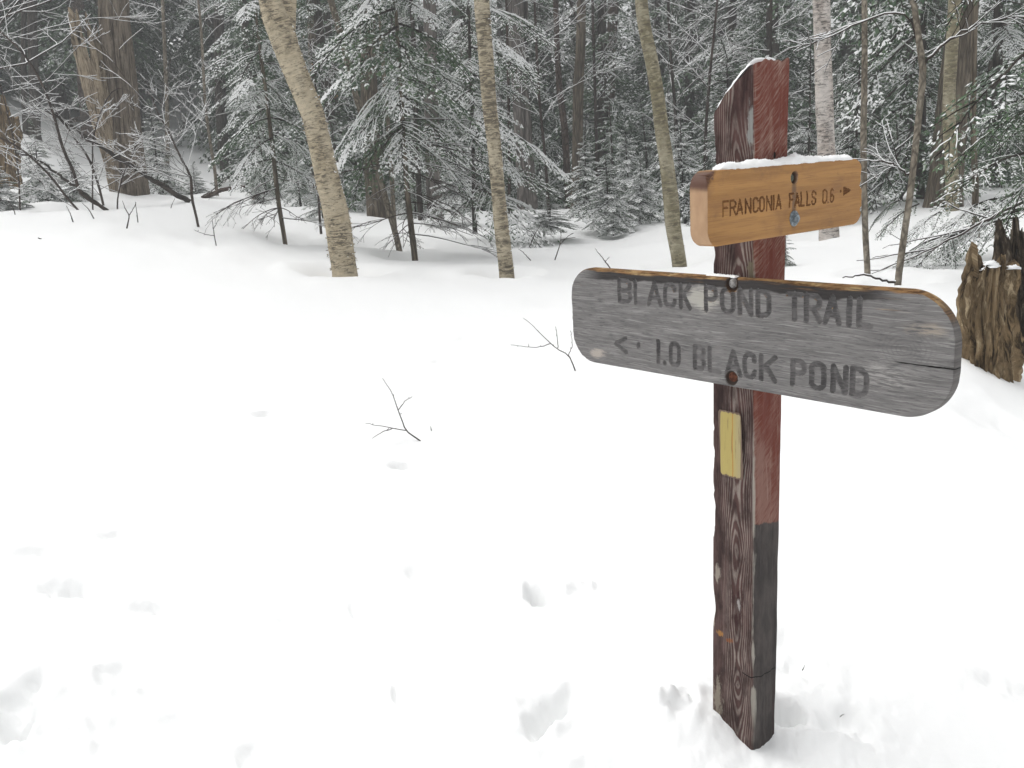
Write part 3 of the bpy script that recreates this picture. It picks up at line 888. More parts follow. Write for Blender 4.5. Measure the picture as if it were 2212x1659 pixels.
def build_board(name, parent, L, H, T, rad, step, strokes, w, dep, flat, mat, lmat, thr, relief, holes=(), ragged=None, wob_top=0.0):
    def carve(X, Z):
        d = carve_depth(X, Z, strokes, w, dep, flat)
        for hx, hz, hr, hd in holes:
            k = np.hypot(X - hx, Z - hz)
            d = np.where(k < hr, np.maximum(d * 0, hd * smooth(0, .0040, hr - k)), d)
        return d
    A, V, q, cf, ring = board_mesh(L, H, T, rad, step, carve, relief, ragged)
    hole_q = np.zeros(len(q), bool)
    cxz = V[q].mean(1)
    for hx, hz, hr, hd in holes:
        hole_q |= np.hypot(cxz[:, 0] - hx, cxz[:, 2] - hz) < hr + .001
    let = (cf > thr) & ~hole_q
    nb = len(ring)
    # side wall and back
    back = V[ring].copy(); back[:, 1] = T - .003
    rim = V[ring].copy(); rim[:, 1] = T
    rim[:, 0] *= .996; rim[:, 2] *= .985
    side1 = np.stack([ring, np.roll(ring, -1), len(V) + (np.arange(nb) + 1) % nb, len(V) + np.arange(nb)], 1)[:, ::-1]
    side2 = np.stack([len(V) + np.arange(nb), len(V) + (np.arange(nb) + 1) % nb, len(V) + nb + (np.arange(nb) + 1) % nb, len(V) + nb + np.arange(nb)], 1)[:, ::-1]
    c = len(V) + 2 * nb
    fan = np.stack([np.full(nb, c), len(V) + nb + (np.arange(nb) + 1) % nb, len(V) + nb + np.arange(nb)], 1)[:, ::-1]
    VV = np.concatenate([V, back, rim, [[0, T, 0]]])
    qq = np.concatenate([q[~let], side1, side2])
    used = np.unique(np.concatenate([qq.ravel(), fan.ravel()]))
    mp = np.full(len(VV), -1); mp[used] = np.arange(len(used))
    bo = add_obj(name, new_mesh(name, VV[used], [mp[qq], mp[fan]], mat), parent)
    left_over = let.copy()
    for gx0, gx1, gz0, gz1, ch in GROUPS:
        sel = left_over & (cxz[:, 0] > gx0) & (cxz[:, 0] < gx1) & (cxz[:, 2] > gz0) & (cxz[:, 2] < gz1)
        left_over &= ~sel
        if ch == GROUPS[-1][4] and gx0 == GROUPS[-1][0]:
            sel |= left_over                     # nothing of the cut may be left out
        if sel.any():
            u = np.unique(q[sel])
            mp = np.full(len(V), -1); mp[u] = np.arange(len(u))
            nm = {'<': 'arrow', '>': 'arrow', '.': 'full_stop'}.get(ch, 'digit' if ch.isdigit() else 'letter')
            add_obj(nm, new_mesh(nm, V[u], [mp[q[sel]]], lmat), bo)
    GROUPS.clear()
    return bo

post_root = thing('trail_signpost', 'maroon and brick red wooden post carrying an amber board above a long grey board', 'signpost', POST, ROT_POST)

def build_post():
    # corner positions (front edge F, left L, right R) drifting with height, as the post leans and tapers a little
    zz = np.concatenate([np.linspace(-.35, 0, 12)[:-1], np.linspace(0, 1.69, 340)])
    nper = 34
    t = np.linspace(0, 1, nper, endpoint=False)
    rows = []
    for z in zz:
        k = np.clip(z, 0, 1.7) / 1.6
        F = np.array([.010 * k, 0.0])
        Lc = np.array([0.0, .134 - .020 * k])
        Rc = np.array([.094 + .036 * k, 0.0])
        B = np.array([Rc[0], Lc[1]])
        c = .006
        ring = []
        def side(a, b, n):
            s = np.linspace(0, 1, n)
            return a[None] * (1 - s[:, None]) + b[None] * s[:, None]
        # walk F -> R -> B -> L -> F with chamfers
        ring.append(side(F + [c, 0], Rc + [-c, 0], 26))
        ring.append(side(Rc + [0, c], B + [0, -c], 6))
        ring.append(side(B + [-c, 0], Lc + [c, 0], 6))
        ring.append(side(Lc + [0, -c], F + [0, c], 30))
        rows.append(np.concatenate(ring))
    P = np.array(rows)                         # (nz, m, 2)
    nz, m = P.shape[:2]
    Zg = np.repeat(zz[:, None], m, 1)
    # worn relief and a chipped left edge
    X, Y = P[..., 0], P[..., 1]
    wear = .0016 * fbm(X * 60, Y * 60, Zg * 7, 3, 3)
    on_left = (np.arange(m) >= 38)
    cx, cy = X.mean(1, keepdims=True), Y.mean(1, keepdims=True)
    X = X + np.where(on_left[None, :], wear, 0)
    Y = Y + np.where(np.arange(m)[None, :] < 26, wear, 0)
    edge_l = np.clip(1 - np.abs(Y - Y.max(1, keepdims=True)) / .03, 0, 1)
    chip = np.maximum(0, fbm(Zg * 11, 0, 0, 12, 4) - .35) * .014 + .012 * np.exp(-((Zg - .36) / .035) ** 2)
    Y = Y - edge_l * chip * .7
    fe = np.clip(1 - np.hypot(X - .008, Y) / .02, 0, 1)
    nick = np.maximum(0, fbm(Zg * 14, 2.0, 0, 13, 3) - .1) * .007
    X = X + fe * nick; Y = Y + fe * nick
    # slanting, slightly bowed top: low on the far left, level near the front
    top = 1.675 + .006 * np.clip(X / .12, 0, 1) - .100 * np.clip((Y - .002) / .112, 0, 1) ** 1.3 + .004 * fbm(X * 50, Y * 50, 0, 8, 2)
    Z = np.minimum(Zg, top)
    V = np.stack([X, Y, Z], -1).reshape(-1, 3)
    i, j = np.meshgrid(np.arange(nz - 1), np.arange(m), indexing='ij')
    q = np.stack([i * m + j, i * m + (j + 1) % m, (i + 1) * m + (j + 1) % m, (i + 1) * m + j], -1).reshape(-1, 4)
    c = len(V)
    ctr = V[-m:].mean(0)
    V = np.concatenate([V, [ctr]])
    fan = np.stack([np.full(m, c), (nz - 1) * m + np.arange(m), (nz - 1) * m + (np.arange(m) + 1) % m], 1)
    add_obj('post', new_mesh('post', V, [q, fan], M_POST), post_root)
    # painted yellow blaze on the left face
    ny, nzz = 22, 50
    u, v = np.meshgrid(np.linspace(-1, 1, ny), np.linspace(-1, 1, nzz))
    sx = .0335 + .0005 * fbm(v * 5, u * 0 + np.sign(u), 0, 4, 2)
    e = np.clip((np.abs(v) - .90) / .1, 0, 1)
    Yb = .0665 + .0035 * v + u * sx * (1 - .14 * e ** 2)
    Zb = .806 + v * (.083 + .0008 * fbm(u * 2.5, np.sign(v), 0, 6, 3))
    Xb = np.full_like(Yb, -.0016)
    Vb = np.stack([Xb, Yb, Zb], -1).reshape(-1, 3)
    i, j = np.meshgrid(np.arange(nzz - 1), np.arange(ny - 1), indexing='ij')
    qb = np.stack([i * ny + j, (i + 1) * ny + j, (i + 1) * ny + j + 1, i * ny + j + 1], -1).reshape(-1, 4)
    b = add_obj('trail_blaze', new_mesh('trail_blaze', Vb, [qb], M_YELLOW), post_root)
    b['label'] = 'yellow painted rectangle on the left face of the post'
    a = Acc()
    ang = np.arange(12) / 12 * 2 * np.pi
    h = np.stack([.072 + .004 * np.cos(ang), np.full(12, -.0014), 1.477 + .0075 * np.sin(ang)], 1)
    a.add(np.vstack([h, [[.072, -.0010, 1.477]]]), None, [[k, (k + 1) % 12, 12] for k in range(12)])
    a.build('nail_hole', M_HOLE, post_root)
build_post()

def carriage_bolt(parent, x, z, y0, kind):
    if kind == 'hex':
        w = Acc(); disc_lathe(w, [(.0005, y0 - .0025), (.0165, y0 - .0025), (.0175, y0 - .0015), (.0175, y0 + .001)], 24, (x, z))
        b = Acc(); disc_lathe(b, [(.0004, y0 - .0105), (.0085, y0 - .0105), (.0105, y0 - .0085), (.0105, y0 - .0022)], 6, (x, z))
        o = b.build('bolt', M_ZINC, parent, smooth_shade=False); w.build('washer', M_ZINC, o)
    elif kind == 'sunk':
        b = Acc(); disc_lathe(b, [(.0004, y0 - .004), (.006, y0 - .0035), (.0095, y0 - .0012), (.0105, y0 + .003)], 18, (x + .003, z - .001))
        b.build('bolt', M_GREENISH, parent)
    elif kind == 'steel':
        b = Acc(); disc_lathe(b, [(.0004, y0 - .0045), (.007, y0 - .004), (.0105, y0 - .0012), (.0115, y0 + .004)], 20, (x - .002, z + .001))
        b.build('bolt', M_DULLBOLT, parent)
    else:
        b = Acc(); disc_lathe(b, [(.0003, y0 - .0035), (.004, y0 - .0035), (.0045, y0 - .0015), (.010, y0 - .001), (.0135, y0 + .0015), (.0135, y0 + .004)], 20, (x - .001, z + .001))
        o = b.build('bolt', M_RUST, parent)
        o['label'] = 'rust-brown bolt in the lower hole'

# long grey board on the left face
def p_local(p, rot, o):
    d = np.asarray(p) - np.asarray(o)
    c, s = math.cos(-rot), math.sin(-rot)
    return (c * d[0] - s * d[1], s * d[0] + c * d[1], d[2])
GB_C = np.array([-.041, -.412])               # board centre: along -D1 from the post edge, height from the eye
gb_world = POST + (-D1) * GB_C[0] - D2 * .040 + np.array([0, 0, 1.5 + GB_C[1]])
GB_S = 1.00696                                # the board is 28 mm thick and lies against the post
gb_world = EYE + (gb_world - EYE) * GB_S
row1 = [('B', -.382, -.343), ('L', -.327, -.296), ('A', -.283, -.244), ('C', -.229, -.199), ('K', -.181, -.154), ('P', -.106, -.076), ('O', -.058, -.028),
        ('N', -.010, .020), ('D', .038, .068), ('T', .115, .148), ('R', .160, .192), ('A', .205, .237), ('I', .250, .270), ('L', .282, .306)]
row2 = [('1', -.266, -.246), ('.', -.240, -.230), ('0', -.216, -.190), ('B', -.140, -.113), ('L', -.096, -.068), ('A', -.047, -.010), ('C', .004, .030),
        ('K', .048, .084), ('P', .129, .158), ('O', .175, .205), ('N', .226, .255), ('D', .270, .301)]
st = word([(c, a - GB_C[0], b - GB_C[0]) for c, a, b in row1], -.364 - GB_C[1], -.311 - GB_C[1])
st += word([(c, a - GB_C[0], b - GB_C[0]) for c, a, b in row2], -.508 - GB_C[1], -.455 - GB_C[1])
ax_ = -.385 - GB_C[0]
st += [[(ax_ + .020, -.047), (ax_ - .014, -.065), (ax_ + .020, -.083)], [(ax_ + .064, -.058), (ax_ + .064, -.064)]]
def grey_relief(X, Z, sdf):
    r = .0010 * fbm(X * 5, Z * 90, 0, 3, 3)
    # thin split running in from the right end, and worn top arris
    sp = np.exp(-((Z + .0175 - .003 * fbm(X * 20, 0, 0, 5, 2)) / .0012) ** 2) * smooth(.40, .45, X) * .004
    top = np.clip((Z - .108) / .018, 0, 1) ** 2 * (.006 + .003 * fbm(X * 12, 0, 0, 7, 3))
    return r + sp + top
GROUPS.append((ax_ - .03, ax_ + .045, -.12, .0, '<'))
GROUPS.append((ax_ + .045, ax_ + .085, -.12, .0, '.'))
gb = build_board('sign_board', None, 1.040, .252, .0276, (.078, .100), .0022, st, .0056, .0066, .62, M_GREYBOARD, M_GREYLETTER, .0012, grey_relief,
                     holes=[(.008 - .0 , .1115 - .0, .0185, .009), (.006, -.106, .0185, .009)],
                     ragged=None)
gb.parent = post_root
_lp = p_local(gb_world, ROT_POST, POST)
gb.location = _lp
gb.scale = (GB_S, GB_S, GB_S)
gb.rotation_euler = (0, 0, ROT_BLACK - ROT_POST)
gb['label'] = 'long silver grey board carved with BLACK POND TRAIL and 1.0 BLACK POND'
carriage_bolt(gb, .008, .1115, .009, 'steel')
carriage_bolt(gb, .006, -.106, .009, 'rust')

# short amber board on the right face
OB_C = np.array([.0715, -.121])
ob_world = POST + D2 * OB_C[0] - D1 * .046 + np.array([0, 0, 1.5 + OB_C[1]])
rowf = [('F', -.170, -.152), ('R', -.146, -.127), ('A', -.123, -.104), ('N', -.094, -.076), ('C', -.067, -.050), ('O', -.044, -.029), ('N', -.019, -.002), ('I', .0, .012), ('A', .015, .033),
        ('F', .065, .082), ('A', .085, .103), ('L', .109, .123), ('L', .132, .146), ('S', .152, .167), ('0', .196, .212), ('.', .216, .222), ('6', .228, .241)]
stf = word([(c, a - OB_C[0], b - OB_C[0]) for c, a, b in rowf], -.1375 - OB_C[1], -.1080 - OB_C[1])
a0 = .268 - OB_C[0]; az0 = -.1155 - OB_C[1]
stf += [[(a0, az0), (a0 + .003, az0)]]
for k in range(6):
    f = k / 5.0
    stf += [[(a0 + .015, az0 + .008 * (1 - f) - .0), (a0 + .042, az0)], [(a0 + .015, az0 - .008 * (1 - f)), (a0 + .042, az0)]]
def amber_relief(X, Z, sdf):
    return .0005 * fbm(X * 6, Z * 80, 0, 31, 3) + .010 * np.exp(-(np.hypot(X + .286, (Z - .070)) / .012) ** 2) * (1 + fbm(X * 150, Z * 150, 0, 3, 2))
def amber_ragged(X, Z):
    k = smooth(.262, .2925, X)
    return -k * (.006 * np.maximum(0, fbm(Z * 70, X * 20, 0, 5, 3)) + .007 * np.exp(-((Z - .035) / .016) ** 2)) + .0 * X
GROUPS.append((a0 - .01, a0 + .009, az0 - .02, az0 + .02, '.'))
GROUPS.append((a0 + .009, a0 + .055, az0 - .02, az0 + .02, '>'))
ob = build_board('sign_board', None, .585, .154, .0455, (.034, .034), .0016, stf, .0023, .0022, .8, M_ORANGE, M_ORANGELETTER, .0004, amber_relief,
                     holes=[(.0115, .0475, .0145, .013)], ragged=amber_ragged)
ob.parent = post_root
ob.location = p_local(ob_world, ROT_POST, POST)
ob['label'] = 'short thick amber board lettered FRANCONIA FALLS 0.6 in brown'
carriage_bolt(ob, .0115, .0475, .012, 'sunk')
carriage_bolt(ob, .0105, -.0420, .0, 'hex')

# snow lying on the boards and on the slanting post top (each lies there loose)
def snow_ridge(name, label, x0, x1, y0, y1, zfun, hfun, origin, rot, seed):
    n, m = 150, 15
    s = np.linspace(0, 1, n); t = np.linspace(0, np.pi, m)
    S, Tt = np.meshgrid(s, t, indexing='ij')
    X = x0 + (x1 - x0) * S
    endf = np.sqrt(np.clip(np.minimum(S, 1 - S) / .035, 0, 1))
    hh = hfun(X) * endf * (1 + .22 * fbm(X * 45, Tt * 1.2, 0, seed, 4))
    yc, yr = (y0 + y1) / 2, (y1 - y0) / 2 * (.45 + .55 * endf)
    Y = yc - yr * np.cos(Tt) * (1 + .10 * fbm(X * 90, Tt * 2, 0, seed + 3, 3))
    Z = zfun(X) + hh * np.sin(Tt) ** .75 + .0016 * fbm(X * 260, Tt * 9, 0, seed + 5, 2) * np.sin(Tt)
    Z = np.where((Tt < .01) | (Tt > np.pi - .01), zfun(X) - .001, Z)
    V = np.stack([X, Y, Z], -1).reshape(-1, 3)
    i, j = np.meshgrid(np.arange(n - 1), np.arange(m - 1), indexing='ij')
    q = np.stack([i * m + j, (i + 1) * m + j, (i + 1) * m + j + 1, i * m + j + 1], -1).reshape(-1, 4)
    o = add_obj(name, new_mesh(name, V, [q], M_SNOW), None, origin, rot)
    tag(o, label, 'snow')
    return o
snow_ridge('snow_strip', 'white strip of snow lying along the top of the amber board', -.238, .262, .002, .040, lambda X: .0765 + 0 * X,
           lambda X: .0125 + .006 * np.exp(-((X - .03) / .03) ** 2) + .003 * vnoise(X * 18, 0, 0, 2), ob_world, ROT_POST, 3)
snow_ridge('snow_strip', 'thin dusting of snow on the grey board where it meets the post', -.075, .012, .010, .027, lambda X: .1265 + 0 * X, lambda X: .004 + 0 * X, gb_world, ROT_BLACK, 8)
def top_snow():
    n, m = 70, 11
    s = np.linspace(0, 1, n); t = np.linspace(0, np.pi, m)
    S, Tt = np.meshgrid(s, t, indexing='ij')
    Yp = .113 - .100 * S
    zt = 1.675 - .100 * np.clip((Yp - .002) / .112, 0, 1) ** 1.3 + .005
    e = np.sqrt(np.clip(np.minimum(S, 1 - S) / .06, 0, 1))
    X = .062 - .056 * np.cos(Tt) * (.55 + .45 * e)
    Z = zt + e * .013 * np.sin(Tt) ** .6 * (1 + .4 * fbm(S * 9, Tt, 0, 4, 3)) - .003
    V = np.stack([X, Yp, Z], -1).reshape(-1, 3)
    i, j = np.meshgrid(np.arange(n - 1), np.arange(m - 1), indexing='ij')
    q = np.stack([i * m + j, i * m + j + 1, (i + 1) * m + j + 1, (i + 1) * m + j], -1).reshape(-1, 4)[:, ::-1]
    o = add_obj('snow_strip', new_mesh('snow_strip', V, [q], M_SNOW), None, POST, ROT_POST)
    tag(o, 'thin snow lying on the slanted top of the signpost', 'snow')
top_snow()
# ----------------------------------------------------------------------------
# conifer boughs
# ----------------------------------------------------------------------------
def bough_proto(seed, spacing, tw_sp, tw_len, tw_w, snow, width=.42, rise=.1, droop=.35, ang=54, hang=.10, snow_h=.012):
    """a bough 1 m long reaching along +X; arrays of needles, snow, and its woody axis"""
    R = RS(seed)
    axis_t = np.linspace(0, 1, 9)
    wob = np.cumsum(R.normal(0, .012, 9))
    ax = np.stack([axis_t, wob, rise * axis_t - droop * axis_t ** 2], 1)
    def axp(t):
        return np.stack([np.interp(t, axis_t, ax[:, k]) for k in range(3)], -1)
    st, sd, sl, sc = [], [], [], []
    wood = [(ax, .009)]
    t = .06
    while t < .985:
        for sgn in (1, -1):
            tt = min(.99, t + R.uniform(-.3, .3) * spacing)
            l = (width * (1 - tt) ** .75 * min(1, tt / .22 + .25) + .05) * R.uniform(.65, 1.15)
            a = math.radians(R.normal(ang, 8)) * (1 - .25 * tt)
            p0 = axp(np.array([tt]))[0]
            d0 = np.array([math.cos(a), sgn * math.sin(a), -.12 - droop * tt * .8 + R.normal(0, .08)])
            d0 /= np.linalg.norm(d0)
            n = max(2, int(l / tw_sp))
            k = np.linspace(0, 1, n + 1)
            pts = p0 + d0 * (k * l)[:, None]
            pts[:, 2] -= hang * (k * l) ** 2 / .3
            pts[:, 0] += .10 * l * k ** 2
            wood.append((pts[[0, n // 2, -1]], .004))
            clump = R.uniform(0, 1)
            for q in range(1, n + 1):
                f = q / n
                dirn = unit(pts[q] - pts[q - 1])
                side = np.array([-dirn[1], dirn[0], 0])
                side /= np.linalg.norm(side) + 1e-9
                for s2 in (1, -1, 0) if q == n else (1, -1):
                    if R.rand() < .12:
                        continue
                    ca = math.radians(R.normal(48, 10)) if s2 else 0.0
                    dd = dirn * math.cos(ca) + side * s2 * math.sin(ca) + np.array([0, 0, -.10 + R.normal(0, .12)])
                    st.append(pts[q] + R.normal(0, .004, 3))
                    sd.append(dd / np.linalg.norm(dd))
                    sl.append(tw_len * (1 - .45 * f) * R.uniform(.7, 1.25) * (1.2 if s2 == 0 else 1))
                    sc.append(clump * (.45 + .85 * tt))
        t += spacing
    # twigs along the axis itself
    for tt in np.arange(.3, 1.0, spacing * .7):
        st.append(axp(np.array([tt]))[0]); sd.append(unit(np.array([.8, R.normal(0, .5), -.1]))); sl.append(tw_len * .8); sc.append(R.rand())
    st, sd, sl, sc = np.array(st), np.array(sd), np.array(sl), np.array(sc)
    n = len(st)
    up = np.array([0, 0, 1.]) + R.normal(0, .35, (n, 3))
    lat = unit(np.cross(sd, up))
    nrm = np.cross(lat, sd)
    nrm[nrm[:, 2] < 0] *= -1
    w = tw_w * R.uniform(.75, 1.25, n)
    mid = st + sd * (sl * .42)[:, None]
    drop = np.array([0, 0, -1.]) * (w * .30)[:, None]
    nv = np.stack([st, mid - lat * w[:, None] * .5 + drop, st + sd * sl[:, None] + drop * .6, mid + lat * w[:, None] * .5 + drop], 1)
    b = np.arange(n)[:, None] * 4
    nt = np.concatenate([b + np.array([[0, 1, 2]]), b + np.array([[0, 2, 3]])])
    # snow pads on top
    cc = np.stack([R.uniform(.35, 1.0, 7), R.uniform(-1, 1, 7) * width * .55, np.zeros(7)], 1)
    cc[:, 1] *= (1.15 - cc[:, 0]) * 1.6
    dist = np.sqrt(((st[:, None, :2] - cc[None, :, :2]) ** 2).sum(-1)) / R.uniform(.08, .16, 7)[None]
    inc = dist.min(1) < 1
    m = R.rand(n) < np.clip(np.where(inc, snow * 1.5, snow * (.15 + .8 * sc)), 0, 1)
    s0, d, l, la = st[m], sd[m], sl[m], lat[m]
    ww = w[m] * np.where(inc[m], .50, .27) * R.uniform(.6, 1.3, m.sum())
    nup = np.array([0, 0, 1.])
    hh = snow_h * R.uniform(.5, 1.4, m.sum()) * np.where(inc[m], 1.35, .8)
    base = nup * .004
    c0 = s0 + d * (l * .02)[:, None] + base
    c2 = s0 + d * (l * .93)[:, None] + base
    cm = s0 + d * (l * .45)[:, None]
    sv = np.stack([c0, cm - la * ww[:, None] + base * .3, c2, cm + la * ww[:, None] + base * .3, cm + nup * (hh + .003)[:, None]], 1)
    b = np.arange(m.sum())[:, None] * 5
    sn = np.concatenate([b + np.array([[0, 1, 4]]), b + np.array([[1, 2, 4]]), b + np.array([[2, 3, 4]]), b + np.array([[3, 0, 4]])])
    # snow lying along the side twigs
    sv = sv.reshape(-1, 3)
    ra = Acc()
    for k, (pts, r_) in enumerate(wood[1:]):
        if R.rand() > snow ** 1.5 * 1.1:
            continue
        q = resample(pts, 6) + np.array([0, 0, .006])
        q[1:, :] += R.normal(0, .003, (5, 3))
        dd = unit(q[-1] - q[0]); ll = np.array([-dd[1], dd[0], 0])
        wd = tw_w * .26 * R.uniform(.6, 1.2, 6) * np.array([.5, .9, 1, 1, .8, .15])
        top = q + np.array([0, 0, 1.]) * (snow_h * R.uniform(.5, 1.2, 6) * np.array([.5, 1, 1, 1, .8, .2]))[:, None]
        a_, b_ = q - ll * wd[:, None], q + ll * wd[:, None]
        tr = []
        for j in range(5):
            tr += [[j, j + 1, 7 + j], [j, 7 + j, 6 + j], [6 + j, 7 + j, 13 + j], [6 + j, 13 + j, 12 + j]]
        ra.add(np.concatenate([a_, top, b_]), None, tr)
    if ra.n:
        sn = np.concatenate([sn, np.concatenate(ra.t) + len(sv)])
        sv = np.concatenate([sv, np.concatenate(ra.v)])
    return dict(nv=nv.reshape(-1, 3), nt=nt, sv=sv, sn=sn, wood=wood)

# fine boughs for trees within 15 m, coarser ones beyond
HEM = [bough_proto(10 + k, .055, .040, .062, .0175, .74, .48, .14, .46, 56, .18, .013) for k in range(4)]
HEMG = [bough_proto(20 + k, .064, .046, .080, .025, .18, .48, .12, .48, 56, .18, .010) for k in range(3)]
FIR = [bough_proto(30 + k, .056, .038, .056, .0140, .46, .38, .02, .20, 48, .06, .010) for k in range(4)]
FARP = [bough_proto(40 + k, .085, .062, .088, .034, .42, .46, .05, .36, 55, .14, .012) for k in range(4)]
FARG = [bough_proto(50 + k, .090, .068, .100, .040, .12, .46, .05, .36, 55, .14, .012) for k in range(3)]
NEARG = [bough_proto(70 + k, .046, .034, .056, .013, .14, .42, .10, .45, 56, .16, .006) for k in range(4)]
NEARS = [bough_proto(80 + k, .046, .034, .056, .014, .36, .42, .10, .42, 56, .16, .006) for k in range(3)]
TINY = [bough_proto(60 + k, .10, .080, .13, .046, .85, .50, .05, .32, 54, .12, .022) for k in range(3)]

class Crown:
    def __init__(s):
        s.nd, s.sn, s.wd = Acc(), Acc(), Acc()
    def bough(s, P, at, L, az, tilt, roll=0.0, wood=True):
        """place proto P with its base at 'at', length L, azimuth az, tilt upward (rad)"""
        ca, sa, ct, sn_, cr, sr = math.cos(az), math.sin(az), math.cos(tilt), math.sin(tilt), math.cos(roll), math.sin(roll)
        Rz = np.array([[ca, -sa, 0], [sa, ca, 0], [0, 0, 1]])
        Ry = np.array([[ct, 0, -sn_], [0, 1, 0], [sn_, 0, ct]])
        Rx = np.array([[1, 0, 0], [0, cr, -sr], [0, sr, cr]])
        M = (Rz @ Ry @ Rx).T * L
        s.nd.add(P['nv'] @ M + at, None, P['nt'])
        s.sn.add(P['sv'] @ M + at, None, P['sn'])
        if wood:
            for k, (pts, r) in enumerate(P['wood']):
                if k == 0:
                    tube(s.wd, pts @ M + at, np.linspace(r * L + .003, .003, len(pts)), 4, True)
                elif k % 3 == 1:
                    tube(s.wd, pts @ M + at, np.linspace(.0045 * L + .001, .0018, len(pts)), 3, True)
    def build(s, root, origin, wood_mat=None):
        s.nd.build('crown', M_NEEDLE, root, origin, False)
        s.sn.build('snow_cover', M_SNOW, root, origin, True)
        if s.wd.n:
            s.wd.build('limbs', wood_mat or M_DARKBARK, root, origin)

def conifer_crown(cr, path, z0, z1, length, nb, protos, R, droop0=-.30, droop1=.35, wood=True, az_bias=None):
    """path: (n,3) trunk line; length(t) bough length for t 0..1 from z0 to z1"""
    path = np.asarray(path)
    zz = path[:, 2]
    ga = R.rand() * 6.28
    for k in range(nb):
        t = (k + R.rand()) / nb
        z = z0 + (z1 - z0) * t
        at = np.array([np.interp(z, zz, path[:, 0]), np.interp(z, zz, path[:, 1]), z])
        ga += 2.399 + R.normal(0, .35)
        L = length(t) * R.uniform(.7, 1.12)
        if az_bias is not None:
            L *= az_bias(ga)
        if L < .06:
            continue
        cr.bough(protos[R.randint(len(protos))], at, L, ga, droop0 + (droop1 - droop0) * t + R.normal(0, .10), R.normal(0, .22), wood)
    # leader
    cr.bough(protos[0], path[-1] if z1 >= zz[-1] - .01 else np.array([np.interp(z1, zz, path[:, 0]), np.interp(z1, zz, path[:, 1]), z1]), max(.12, length(.97)), R.rand() * 6, 1.2, 0, wood)

# ----------------------------------------------------------------------------
# trunks
# ----------------------------------------------------------------------------
def px_trunk(pts, dist, base_sink=.35):
    """pts: (px, py, width px) from the base up, all at one horizontal distance -> centre line and radii"""
    P, r = [], []
    for px, py, w in pts:
        p = px_at(px, py, dist)
        P.append(p); r.append(px_size(w, p) / 2)
    P, r = np.array(P), np.array(r)
    # carry the base down under the snow
    d = unit(P[1] - P[0])
    d = unit(np.array([d[0] * .4, d[1] * .4, max(d[2], .5)]))
    P = np.vstack([P[0] - d * base_sink, P]); r = np.concatenate([[r[0] * 1.12], r])
    return P, r

def extend_up(P, r, z, taper=.35, lean=.5):
    d = unit(P[-1] - P[-2])
    n = max(1, int((z - P[-1][2]) / 1.5))
    for k in range(n):
        d = unit(d * np.array([lean, lean, 1]) + np.array([0, 0, .05]))
        P = np.vstack([P, P[-1] + d * 1.5]); r = np.append(r, max(.015, r[-1] * (1 - taper / max(n, 1))))
    return P, r

def trunk_mesh(acc, P, r, sides=20, step=.12, rough=.03, seed=0, fur=0.0, furn=9):
    n = max(8, int(np.linalg.norm(np.diff(P, axis=0), axis=1).sum() / step))
    Q = resample(np.column_stack([P, r]), n)
    def disp(a, s, rr):
        x, y = np.cos(a), np.sin(a)
        d = rough * rr * fbm(x * 1.6, y * 1.6, s * 2.2, seed, 4)
        if fur:
            d = d - fur * rr * np.abs(fbm(x * furn * .5, y * furn * .5, s * 1.4, seed + 3, 3))
        return d
    tube(acc, Q[:, :3], np.maximum(Q[:, 3], .004), sides, True, disp)
    return Q

def bark_curls(name, Q, n, size, mat, parent, origin, seed, side=None, out=.35, z0=None, z1=None, bulge=0.0):
    """ragged papery curls lifting off the bark (or snow stuck to it)"""
    R = RS(seed)
    a = Acc()
    zlo, zhi = Q[0, 2] if z0 is None else z0, Q[-1, 2] if z1 is None else z1
    for k in range(n):
        z = R.uniform(zlo, zhi)
        i = int(np.argmin(np.abs(Q[:, 2] - z)))
        c, rr = Q[i, :3].copy(), Q[i, 3]
        c[2] = z
        if i + 1 < len(Q) and Q[i + 1, 2] != Q[i, 2]:
            f = (z - Q[i, 2]) / (Q[i + 1, 2] - Q[i, 2])
            c[:2] = Q[i, :2] + f * (Q[i + 1, :2] - Q[i, :2])
        th = R.uniform(0, 6.283) if side is None else R.normal(side, .32)
        da = size * R.uniform(.4, 1.3) / rr * R.choice([-1, 1])
        h = size * R.uniform(.18, .55)
        lift = size * out * R.uniform(.2, 1.2)
        aa = np.linspace(0, 1, 4)
        rad = rr * 1.03 + lift * aa ** 2 + bulge * np.sin(aa * np.pi)
        an = th + da * aa
        zc = R.normal(0, .25, 4) * h
        top = np.stack([c[0] + rad * np.cos(an), c[1] + rad * np.sin(an), c[2] + zc + h * .5 * (1 - .6 * aa)], 1)
        bot = np.stack([c[0] + rad * np.cos(an), c[1] + rad * np.sin(an), c[2] + zc - h * .5 * (1 - .6 * aa)], 1)
        uvx = (th + da * aa) * rr
        uv = np.concatenate([np.stack([uvx, top[:, 2]], 1), np.stack([uvx, bot[:, 2]], 1)])
        a.add(np.concatenate([top, bot]), [[j, j + 1, j + 5, j + 4] for j in range(3)], None, uv)
    o = a.build(name, mat, parent, origin)
    o['kind'] = 'stuff'
    return o

# bare twigs with snow along their upper sides
def twig_line(acc, snow, P, r0, r1, sides=4, snow_amt=1.0):
    P = np.asarray(P)
    r = np.linspace(r0, r1, len(P))
    tube(acc, P, r, sides, True)
    if snow is not None and snow_amt > 0:
        tg = unit(np.gradient(P, axis=0))
        flat = np.sqrt(np.clip(1 - tg[:, 2] ** 2, 0, 1))
        m = flat > .55
        if m.sum() >= 2:
            i0, i1 = np.argmax(m), len(m) - np.argmax(m[::-1])
            if i1 - i0 >= 2:
                S = P[i0:i1].copy()
                rr = r[i0:i1]
                S[:, 2] += rr * .75 + .0016 * snow_amt
                tube(snow, S, np.minimum(.0080, rr * .55 + .0015 * snow_amt) * np.linspace(1, .75, len(S)), 4, True)

